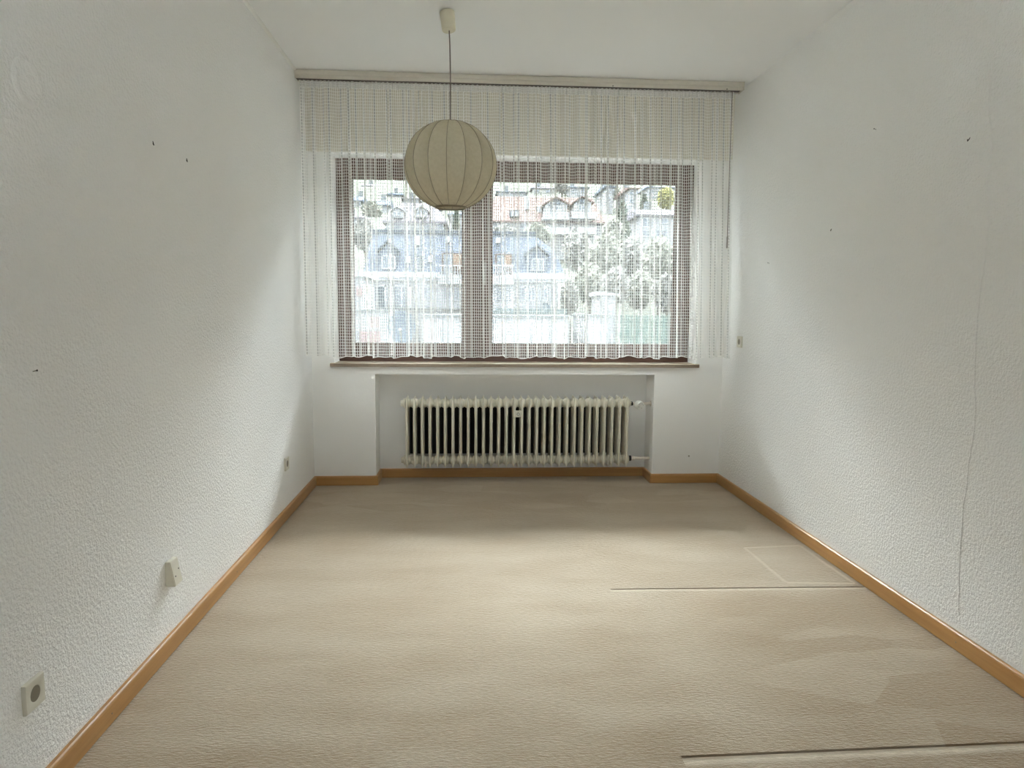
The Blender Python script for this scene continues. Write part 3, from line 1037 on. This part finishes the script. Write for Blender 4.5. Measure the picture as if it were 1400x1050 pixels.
# the white mansard house across the street ------------------------
YM = 45.0
x0, x1, ze, zr = rect(497, 318, 772, 373, YM)
zb = hill_z(YM)
mh = house_root('mansard_house', 'white apartment house with blue-grey mansard roof directly across the street', (x0 + x1) / 2, YM + 5, zb, None, 'house')
D = 10.0
tl, tr_ = at(506, 318, YM).x, at(733, 322, YM).x
MB().box(x0 + 0.25, x1 - 0.25, YM, YM + D, zb, ze).build('wall', M['white_wall'], mh)
k1 = at(760, 343, YM)
roof = MB()
lo, up_ = [], []
zk = k1.z
prof_b = [(x0, YM - 0.15, ze), (x1, YM - 0.15, ze), (x1, YM + D, ze), (x0, YM + D, ze)]
prof_m = [(x0 + 0.25, YM + 0.45, zk), (k1.x, YM + 0.45, zk), (k1.x, YM + D - 0.6, zk), (x0 + 0.25, YM + D - 0.6, zk)]
prof_t = [(tl, YM + 1.1, zr), (tr_, YM + 1.1, zr), (tr_, YM + D - 1.4, zr), (tl, YM + D - 1.4, zr)]
roof.rings([prof_b, prof_m, prof_t])
rf = roof.build('roof', M['slate'], mh)
a, b, c, d = rect(506, 315.5, 733, 319.5, YM + 1.0)
MB().box(a, b, YM + 0.95, YM + 1.25, c, d).build('ridge_edge', M['slate_dark'], rf)
for q0, q1, t0, t1 in ((497, 600, 371.5, 379), (701, 773.5, 373, 382)):
    a, b, c, d = rect(q0, t0, q1, t1, YM - 0.35)
    MB().box(a, b, YM - 0.45, YM + 0.3, c, d).box(a + 0.1, b - 0.1, YM - 0.25, YM + 0.3, c - 0.18, c).build('cornice', M['white_trim'], mh)
a, b, c, d = rect(600, 376, 702, 389, YM - 0.2)
MB().box(a, b, YM - 0.9, YM + 0.3, c, d).build('terrace_parapet', M['white_wall'], mh)
gable_dormer(mh, (530, 331), (515.5, 344), (545.5, 343), 371, YM - 0.10, 2.2, 'slate', 'slate_dark', (521.5, 349, 540.5, 368))
gable_dormer(mh, (735, 336.5), (717, 348), (750.5, 349.5), 372.5, YM - 0.10, 2.2, 'slate', 'slate_dark', (726.5, 353, 744, 370.5))
for q0, t0, q1, t1 in ((604, 346, 633, 377), (677.5, 347, 700, 376)):
    a, b, c, d = rect(q0, t0, q1, t1, YM - 0.05)
    n = MB().box(a, b, YM - 0.12, YM + 1.4, c, d).build('terrace_door', M['brown_wood'], mh)
    MB().box(a + (b - a) * 0.55, b - 0.1, YM - 0.16, YM - 0.10, c + (d - c) * 0.45, d - 0.1).build('blind', M['orange_blind'], n)
    MB().box(a + 0.1, a + (b - a) * 0.5, YM - 0.16, YM - 0.10, c + 0.1, d - 0.1).build('pane', M['far_pane'], n)
    rl = MB().box(a - 0.1, b + 0.1, YM - 0.42, YM - 0.36, c + (d - c) * 0.40, c + (d - c) * 0.46)
    for k in range(9):
        xx = a + (b - a) * k / 8
        rl.box(xx - 0.015, xx + 0.015, YM - 0.41, YM - 0.37, c, c + (d - c) * 0.42)
    rl.build('railing', M['white_trim'], mh)
for q0, t0, q1, t1 in ((554.5, 350, 560.5, 360), (567.5, 322, 573, 335), (610, 323, 614.5, 331), (678.5, 325, 684, 331.5), (585, 350, 591, 358)):
    a, b, c, d = rect(q0, t0, q1, t1, YM - 0.02)
    MB().box(a, b, YM - 0.10, YM + 1.6, c, d).build('roof_vent', M['white_trim'], rf)
far_window(mh, 568.5, 350, 577, 371, YM - 0.08, 'slate_dark', 'far_pane', False, 'roof_door')
for q in ((503, 390, 528.5, 423), (536, 390, 562, 423), (578, 392, 593, 410), (607, 392, 618.5, 411), (620, 392, 632, 411), (677.5, 392, 687.5, 410), (689, 392, 699.5, 410),
          (706, 392, 718.5, 412), (721.5, 392, 731, 412), (738.5, 392, 749, 412), (751, 392, 762, 412)):
    far_window(mh, *q, YM)
a, b, c, d = rect(497, 420.5, 640, 423, YM - 0.2)
MB().box(a, b, YM - 0.25, YM + 0.1, c, d).build('string_course', M['concrete'], mh)
a, b, c, d = rect(640, 421.5, 772, 428.5, YM - 0.6)
MB().box(a, b, YM - 1.6, YM + 0.1, c, d).build('canopy_roof', M['green_band'], mh)
p = at(746, 419, YM - 0.5)
MB().tube([(p.x, YM, p.z - 0.3), (p.x, YM - 0.4, p.z)], 0.03, 6).build('dish_arm', M['steel'], mh)
dm = MB().lathe([(0.02, 0.09), (0.12, 0.07), (0.20, 0.03), (0.25, -0.02), (0.24, -0.01), (0.19, 0.045), (0.11, 0.085), (0.02, 0.105)], 'y', (p.x, YM - 0.45, p.z), 20)
dm.build('satellite_dish', M['dish'], mh, True)
MB().box(x1 - 0.4, x1 - 0.28, YM - 0.12, YM, zb, ze - 0.2).build('downpipe', M['steel'], mh)
MB().tube([(at(719.5, 320, YM).x, YM + 1.2, zr - 0.2), (at(719.5, 320, YM).x, YM + 1.2, zr + 1.9)], 0.03, 6).build('antenna_mast', M['white_trim'], rf)
adopt(mh)

# low white garages in front of it ----------------------------------
YG = 38.0
for q0, q1, t0, lab, wins in ((673, 779, 431, 'long low white garage with flat roof below the mansard house', 4),
                              (800, 835, 430, 'small white garage with flat roof beside the green fence', 1),
                              (576, 634, 430, 'low white garage with flat roof behind the satellite dish', 2)):
    a, b, c, d = rect(q0, t0, q1, 470, YG)
    g = house_root('garage', lab, (a + b) / 2, YG + 2.5, hill_z(YG), 'low garages across the street', 'garage')
    MB().box(a, b, YG, YG + 4.5, hill_z(YG), d - 0.12).build('wall', M['white_wall'], g)
    MB().box(a - 0.08, b + 0.08, YG - 0.08, YG + 4.58, d - 0.12, d).build('flat_roof', M['concrete'], g)
    w = (b - a) / wins
    for k in range(wins):
        MB().box(a + w * k + w * 0.08, a + w * (k + 1) - w * 0.08, YG - 0.03, YG + 0.05, hill_z(YG), d - 0.45).build('garage_door', M['white_trim'], g)
    adopt(g)

# house at the left edge and its low pink annex ------------------------
YL = 38.0
a, b, c, d = rect(440, 378, 496, 440, YL)
g = house_root('house', 'white house at the left edge of the view with a pink panel', (a + b) / 2, YL + 3, hill_z(YL), None, 'house')
MB().box(a, b, YL, YL + 5, hill_z(YL), d).build('wall', M['white_wall'], g)
MB().box(a - 0.2, b + 0.2, YL - 0.2, YL + 5.2, d, d + 0.25).build('flat_roof', M['white_trim'], g)
q = rect(487, 393, 495, 405, YL)
MB().box(q[0], q[1], YL - 0.05, YL + 0.05, q[2], q[3]).build('wall_panel', M['pink_wall'], g)
adopt(g)
YP = 33.0
a, b, c, d = rect(470, 426, 532, 470, YP)
g = house_root('annex', 'low pale pink annex with one window at the lower left of the view', (a + b) / 2, YP + 1.5, hill_z(YP), None, 'house')
MB().box(a, b, YP, YP + 3, hill_z(YP), d).build('wall', M['white_wall'], g)
MB().box(a - 0.1, b + 0.1, YP - 0.1, YP + 3.1, d, d + 0.10).build('flat_roof', M['concrete'], g)
far_window(g, 505, 431, 520, 450, YP, 'white_trim', 'pink_wall')
for q0, q1 in ((491, 502), (505, 520)):
    q = rect(q0, 453, q1, 468, YP)
    MB().box(q[0], q[1], YP - 0.05, YP + 0.05, q[2], q[3]).build('wall_panel', M['pink_wall'], g)
adopt(g)

# large satellite dish in the yard -------------------------------------
YD = 24.0
p = at(549, 447, YD)
rw = at(568, 447, YD).x - p.x
rh = p.z - at(549, 470.5, YD).z
ds = tag(empty('satellite_dish', (p.x, YD + 0.2, hill_z(YD))), 'large grey-blue satellite dish on a mast at the lower left', 'satellite dish')
prof = [(0.0, 0.16), (0.3, 0.145), (0.6, 0.10), (0.85, 0.04), (1.0, 0.0), (1.0, 0.02), (0.85, 0.06), (0.6, 0.12), (0.3, 0.165), (0.0, 0.18)]
MB().rings([[(p.x + r * rw * math.cos(t), YD + h, p.z + r * rh * math.sin(t)) for t in [2 * math.pi * k / 40 for k in range(40)]] for r, h in prof], True, False).build('reflector', M['dish'], ds, True)
MB().tube([(p.x, YD + 0.2, hill_z(YD)), (p.x, YD + 0.22, p.z)], 0.05, 10).build('mast', M['steel'], ds, True)
MB().tube([(p.x, YD + 0.03, p.z - rh * 0.95), (p.x, YD - 0.45, p.z - rh * 0.15)], 0.02, 6).tube([(p.x, YD - 0.40, p.z - rh * 0.15), (p.x, YD - 0.52, p.z - rh * 0.10)], 0.045, 10).build('feed_arm', M['steel'], ds)
adopt(ds)

# big red-roofed house on the slope --------------------------------------
YC = 75.0
x0, x1, ze, zr = rect(666, 266, 827, 303, YC)
zb = hill_z(YC) - 1.5
rh_ = house_root('red_roof_house', 'long white house with red-brown roof and twin gables on the slope', (x0 + x1) / 2, YC + 5, zb, 'houses on the hillside')
MB().box(x0 + 0.3, x1 - 0.3, YC, YC + 10, zb, ze).build('wall', M['white_wall'], rh_)
r = MB()
r.add([(x0, YC - 0.4, ze), (x1, YC - 0.4, ze), (x1, YC + 10.4, ze), (x0, YC + 10.4, ze), (x0 + 1.0, YC + 5, zr + 0.5), (x1 - 0.5, YC + 5, zr + 0.5)], [(0, 1, 5, 4), (1, 2, 5), (2, 3, 4, 5), (3, 0, 4), (3, 2, 1, 0)])
r.box(x0, x1, YC - 0.4, YC + 10.4, ze - 0.2, ze)
rr = r.build('roof', M['red_tile'], rh_)
gable_dormer(rh_, (760, 270.5), (741, 281), (779, 280), 303, YC - 0.5, 6.0, 'white_wall', 'red_tile', (751, 281, 764, 288))
gable_dormer(rh_, (796, 269.5), (781, 279), (812, 278), 303, YC - 0.5, 6.0, 'white_wall', 'red_tile', (790, 280, 801, 288))
for q in ((754, 274, 766, 279.5), (790, 272, 801, 278)):
    far_window(rh_, *q, YC - 0.55, 'slate_dark', 'far_pane', True, 'gable_window')
for q0, q1, t0, t1 in ((742, 778, 290, 298), (781, 815, 290, 297), (742, 778, 311, 318), (781, 815, 311, 318)):
    a, b, c, d = rect(q0, t0, q1, t1, YC - 1.6)
    MB().box(a, b, YC - 1.8, YC - 1.65, c, d).box(a, b, YC - 1.8, YC, c - 0.15, c).build('balcony', M['white_trim'], rh_)
for q in ((674, 305, 684, 313), (690, 305, 699, 313), (712, 305, 720, 313), (727, 305, 737, 314), (746, 300, 756, 308), (760, 300, 772, 308), (785, 299, 793, 308), (797, 299, 806, 308), (815, 300, 823, 310),
          (746, 320, 757, 328), (763, 320, 774, 328), (786, 320, 796, 328), (802, 320, 812, 328)):
    far_window(rh_, *q, YC, 'white_trim', 'far_pane', False)
a, b, c, d = rect(697, 287.5, 710.5, 296.5, YC - 0.2)
sk = MB().box(a, b, YC - 0.25, YC + 2.0, c, d).build('dormer_window', M['slate_dark'], rh_)
MB().box(a + 0.12, (a + b) / 2 - 0.06, YC - 0.3, YC - 0.2, c + 0.08, d - 0.1).box((a + b) / 2 + 0.06, b - 0.12, YC - 0.3, YC - 0.2, c + 0.08, d - 0.1).build('pane', M['white_trim'], sk)
for px, py in ((720, 274), (737, 287)):
    p = at(px, py, YC + 2)
    MB().box(p.x - 0.25, p.x + 0.25, YC + 1.5, YC + 2.2, p.z - 1.0, p.z + 0.35).build('chimney', M['white_trim'], rh_)
adopt(rh_)

# grey-roofed house with two gables on the left ------------------------
YH = 68.0
x0, x1, ze, zr = rect(523, 275, 612, 303, YH)
zb = hill_z(YH) - 3
gh = house_root('gabled_house', 'white house with grey-mauve roof and two white gabled dormers', (x0 + x1) / 2, YH + 4, zb, 'houses on the hillside')
MB().box(x0 + 0.4, x1 - 0.4, YH, YH + 8, zb, ze).build('wall', M['white_wall'], gh)
r = MB()
r.add([(x0, YH - 0.4, ze), (x1, YH - 0.4, ze), (x1, YH + 8.4, ze), (x0, YH + 8.4, ze), (x0 + 1.5, YH + 4, zr + 0.4), (x1 - 1.5, YH + 4, zr + 0.4)], [(0, 1, 5, 4), (1, 2, 5), (2, 3, 4, 5), (3, 0, 4), (3, 2, 1, 0)])
r.box(x0, x1, YH - 0.4, YH + 8.4, ze - 0.2, ze)
r.build('roof', M['grey_tile'], gh)
gable_dormer(gh, (543, 283), (533, 289), (553, 288), 298, YH - 0.1, 4.0, 'white_wall', 'white_trim', (536, 289, 549, 295))
gable_dormer(gh, (576, 282), (567, 288), (586, 288), 297, YH - 0.1, 4.0, 'white_wall', 'white_trim', (570, 288, 582, 296))
for q in ((528, 306, 536, 316), (540, 306, 549, 316), (566, 306, 575, 315), (580, 306, 590, 315), (598, 305, 606, 314)):
    far_window(gh, *q, YH, 'white_trim', 'far_pane', False)
for q0, q1 in ((526, 549), (564, 592)):
    a, b, c, d = rect(q0, 312, q1, 317, YH - 1)
    MB().box(a, b, YH - 1.2, YH - 1.05, c, d).box(a, b, YH - 1.2, YH, c - 0.15, c).build('balcony', M['concrete'], gh)
adopt(gh)

# house on the right ----------------------------------------------------
h = simple_house('white house with pale grey roof at the right edge of the hillside', 870, 950, 279, 294, 325, 72.0, 8.0, 'white_wall', 'grey_tile',
                 [(877, 297, 893, 311), (902, 298, 913, 306), (896, 314, 912, 324), (878, 315, 888, 324)], 0.04)
adopt(h)
FAR = [
    ('small far house with blue-grey roof at the top left corner of the window', 478, 496, 262, 274, 290, 108, 'cream_wall', 'slate', [(482, 277, 486, 281), (488, 277, 493, 281)]),
    ('far white house with broad slate roof left of the lamp', 508, 534, 267, 280, 292, 100, 'white_wall', 'slate', [(513, 282, 518, 287), (523, 282, 528, 287)]),
    ('far cream house with grey roof at the very top above the slate roof', 494, 516, 246, 254, 266, 140, 'cream_wall', 'grey_tile', [(498, 257, 502, 261), (506, 257, 511, 261)]),
    ('far house with concrete-grey roof just left of the lamp', 528, 552, 258, 266, 276, 122, 'white_wall', 'slate_dark', [(532, 268, 537, 273), (542, 268, 547, 273)]),
    ('far white house with mauve roof under the lamp', 548, 575, 264, 271, 281, 112, 'white_wall', 'grey_tile', [(553, 273, 558, 278), (564, 273, 569, 278)]),
    ('far white house with long blue-grey roof beside the mullion', 678, 722, 255, 262, 272, 118, 'white_wall', 'slate', [(683, 264, 689, 268), (695, 264, 701, 268), (708, 264, 714, 268)]),
    ('far cream house with grey roof above the long red roof', 726, 762, 250, 257, 268, 130, 'cream_wall', 'grey_tile', [(731, 259, 737, 264), (746, 259, 752, 264)]),
    ('far white house with slate roof above the twin gables', 776, 806, 249, 256, 268, 126, 'white_wall', 'slate', [(781, 258, 786, 263), (794, 258, 799, 263)]),
    ('narrow far white tower house right of the red roof', 826, 842, 249, 255, 285, 104, 'white_wall', 'slate', [(829, 258, 834, 263), (829, 268, 834, 273), (836, 258, 840, 263)]),
    ('far white house with red roof between the two conifers', 858, 874, 251, 257, 290, 100, 'white_wall', 'red_tile', [(861, 260, 866, 266), (861, 272, 866, 278), (868, 260, 872, 266)]),
    ('far white house with slate roof behind the yellow tree', 884, 926, 250, 256, 275, 128, 'white_wall', 'slate', [(888, 259, 893, 264), (899, 259, 904, 264), (915, 259, 920, 264)]),
    ('far white house high on the slope behind the lamp', 590, 634, 250, 257, 275, 124, 'white_wall', 'grey_tile', [(596, 260, 602, 265), (612, 260, 618, 265)]),
    ('pale house in the gap between left roof and mullion', 612, 668, 283, 293, 318, 84, 'white_wall', 'slate', [(618, 296, 625, 303), (640, 296, 648, 303), (656, 296, 662, 303)]),
    ('pale house half hidden behind the left window jamb', 455, 500, 288, 297, 330, 84, 'cream_wall', 'grey_tile', [(484, 300, 489, 306), (492, 300, 497, 306), (486, 312, 491, 318)]),
]
for lab, q0, q1, t0, t1, t2, Y, wm, rm, wins in FAR:
    adopt(simple_house(lab, q0, q1, t0, t1, t2, float(Y), 9.0, wm, rm, wins, 0.14))
fr = random.Random(21)
for i, (q0, Y) in enumerate(((470, 160), (515, 172), (560, 184), (690, 160), (735, 172), (785, 184), (835, 160), (885, 172), (630, 196), (935, 184))):
    zt = hill_z(Y)
    a = at(q0, 300, Y).x
    root = house_root('house', ['topmost far house, furthest left', 'topmost far house, second from left', 'topmost far house, third from left', 'topmost far house just right of the mullion', 'topmost far house above the red roof ridge',
                                'topmost far house above the twin gables', 'topmost far house above the tower house', 'topmost far house above the yellow tree', 'topmost far house behind the mullion', 'topmost far house, furthest right'][i],
                      a, Y + 4, zt - 2, 'houses on the hillside')
    w, hh = fr.uniform(3.4, 4.2), fr.uniform(3.0, 4.5)
    MB().box(a - w, a + w, Y, Y + 8, zt - 2, zt + hh).build('wall', M[fr.choice(['white_wall', 'cream_wall'])], root)
    MB().prism([(a - w - 0.4, zt + hh), (a + w + 0.4, zt + hh), (a + w * 0.55, zt + hh + 3.0), (a - w * 0.55, zt + hh + 3.0)], Y - 0.4, Y + 8.4).build('roof', M[fr.choice(['slate', 'grey_tile', 'red_tile'])], root)
    for k in (-0.6, 0.0, 0.6):
        MB().box(a + w * k - 0.6, a + w * k + 0.6, Y - 0.05, Y + 0.05, zt + 1.0, zt + 2.5).build('window', M['far_pane'], root)
    adopt(root)

# small white hut and green fence at the lower right -----------------------
YHU = 44.0
a, b, c, d = rect(820, 404, 842, 430, YHU)
g = house_root('hut', 'small white hut below the bare trees', (a + b) / 2, YHU + 1.5, hill_z(YHU), None, 'hut')
MB().box(a, b, YHU, YHU + 3, hill_z(YHU), d).build('wall', M['white_wall'], g)
MB().prism([(a - 0.15, d), (b + 0.15, d), (b + 0.15, d + 0.12), (a - 0.15, d + 0.25)], YHU - 0.2, YHU + 3.2).build('roof', M['white_trim'], g)
MB().box(b - 0.55, b - 0.1, YHU - 0.04, YHU + 0.03, hill_z(YHU), hill_z(YHU) + 2.0).build('door', M['concrete'], g)
adopt(g)
YF = 37.0
a, b, c, d = rect(847, 431, 940, 472, YF)
fe = tag(empty('garden_fence', ((a + b) / 2, YF, hill_z(YF))), 'green wooden garden fence at the lower right of the view', 'fence')
nb = 26
for k in range(nb):
    xx = a + (b - a) * k / nb
    MB().box(xx + 0.01, xx + (b - a) / nb - 0.02, YF, YF + 0.03, hill_z(YF), d - 0.05 * (k % 2)).build('slat', M['leaf_hedge'], fe)
for z in (c + 0.4, d - 0.35):
    MB().box(a, b, YF + 0.03, YF + 0.08, z - 0.05, z + 0.05).build('rail', M['leaf_hedge'], fe)
p0, p1 = at(839, 432, YF), at(844, 432, YF)
MB().box(p0.x, p1.x, YF - 0.1, YF + 0.1, hill_z(YF), p0.z).build('post', M['concrete'], fe)
adopt(fe)

# trees ------------------------------------------------------------------
def tree(label, px, py_top, py_bot, Y, half, leaf, n, seed, shape='round', size=0.35, name='bare_tree', group='trees on the slope'):
    r = random.Random(seed)
    T, B = at(px, py_top, Y), at(px, py_bot, Y)
    hw = at(px + half, py_top, Y).x - T.x
    zg = min(hill_z(Y), B.z)
    root = tag(empty(name, (T.x, Y, zg)), label, 'tree', group)
    zc, hz = (T.z + B.z) / 2, (T.z - B.z) / 2
    tk = MB().tube([(T.x, Y, zg - 0.3), (T.x + 0.1, Y, (zg + zc) / 2), (T.x, Y, zc + hz * 0.7)], [0.16, 0.12, 0.04], 7)
    for k in range(14):
        z0 = zc + hz * r.uniform(-0.9, 0.5)
        a = r.uniform(0, 6.28)
        l = hw * r.uniform(0.5, 0.95)
        tk.tube([(T.x, Y, z0), (T.x + math.cos(a) * l * 0.5, Y + math.sin(a) * l * 0.5, z0 + l * 0.35), (T.x + math.cos(a) * l, Y + math.sin(a) * l, z0 + l * 0.6)], [0.05, 0.03, 0.015], 5)
    tk.build('trunk', M['bark'], root)
    m = MB()
    for k in range(n):
        while True:
            u = [r.uniform(-1, 1) for _ in range(3)]
            if shape == 'cone':
                if math.hypot(u[0], u[1]) < (1 - u[2]) / 2 + 0.04:
                    break
            elif u[0] ** 2 + u[1] ** 2 + u[2] ** 2 < 1:
                break
        c = Vector((T.x + u[0] * hw, Y + u[1] * hw, zc + u[2] * hz))
        d1 = Vector([r.uniform(-1, 1) for _ in range(3)]).normalized() * size * r.uniform(0.5, 1.2)
        d2 = d1.orthogonal().normalized() * size * r.uniform(0.25, 0.6)
        m.add([c - d1, c + d2, c + d1, c - d2], [(0, 1, 2, 3)])
    o = m.build('foliage', M[leaf], root)
    o['kind'] = 'stuff'
    adopt(root)


tree('yellow-green leafy tree at the top right of the view', 911, 256, 286, 88.0, 11, 'leaf_yellow', 700, 1, 'round', 0.35, 'yellow_tree')
tree('dark pointed conifer left of the yellow tree', 881, 262, 290, 82.0, 6, 'leaf_dark', 600, 2, 'cone', 0.35, 'conifer')
tree('broad dark conifer right of the red roof', 851, 268, 325, 69.5, 11, 'leaf_dark', 900, 3, 'cone', 0.4, 'conifer')
tree('thin dark conifer leaning near the mullion', 624, 278, 312, 66.0, 4, 'leaf_dark', 300, 4, 'cone', 0.3, 'conifer')
BT = [(790, 312, 372, 64, 20, 'leaf_grey', 'bare greyish tree right behind the mansard roof'),
      (828, 318, 380, 59.5, 22, 'leaf_olive', 'olive bare tree in the middle of the slope'),
      (866, 322, 385, 64, 22, 'leaf_grey', 'bare greyish tree below the grey-roofed house'),
      (902, 322, 390, 59.5, 22, 'leaf_olive', 'olive bare tree at the right end of the slope'),
      (932, 330, 400, 64, 20, 'leaf_grey', 'bare greyish tree against the right window jamb'),
      (806, 360, 415, 56, 19, 'leaf_olive', 'lower olive bush beside the mansard house'),
      (842, 366, 415, 52.5, 19, 'leaf_grey', 'lower grey bush above the white hut'),
      (876, 370, 424, 56, 19, 'leaf_olive', 'lower olive bush above the green fence'),
      (912, 374, 428, 52, 19, 'leaf_grey', 'lower grey bush at the right above the fence'),
      (778, 385, 430, 50, 9, 'leaf_grey', 'slim grey shrub at the corner of the mansard house'),
      (840, 300, 345, 66, 14, 'leaf_olive', 'olive tree between red roof and grey-roofed house'),
      (498, 300, 345, 66, 14, 'leaf_grey', 'grey tree at the left behind the mansard roof'),
      (735, 306, 336, 66, 18, 'leaf_olive', 'olive tree behind the right dormer'),
      (690, 308, 334, 64, 16, 'leaf_grey', 'grey tree behind the mansard roof beside the mullion'),
      (508, 276, 300, 94, 14, 'leaf_olive', 'olive tree below the slate roof at upper left'),
      (657, 262, 290, 96, 14, 'leaf_grey', 'grey tree behind the mullion'),
      (838, 248, 275, 112, 9, 'leaf_olive', 'far olive tree beside the tower house'),
      (768, 246, 264, 119, 8, 'leaf_grey', 'far grey tree above the twin gables'),
      (598, 268, 290, 98, 12, 'leaf_grey', 'far grey tree behind the lamp')]
for i, (px, t, b, Y, hw, lf, lab) in enumerate(BT):
    tree(lab, px, t, b, float(Y), hw, lf, 520, 40 + i, 'round', 0.42)
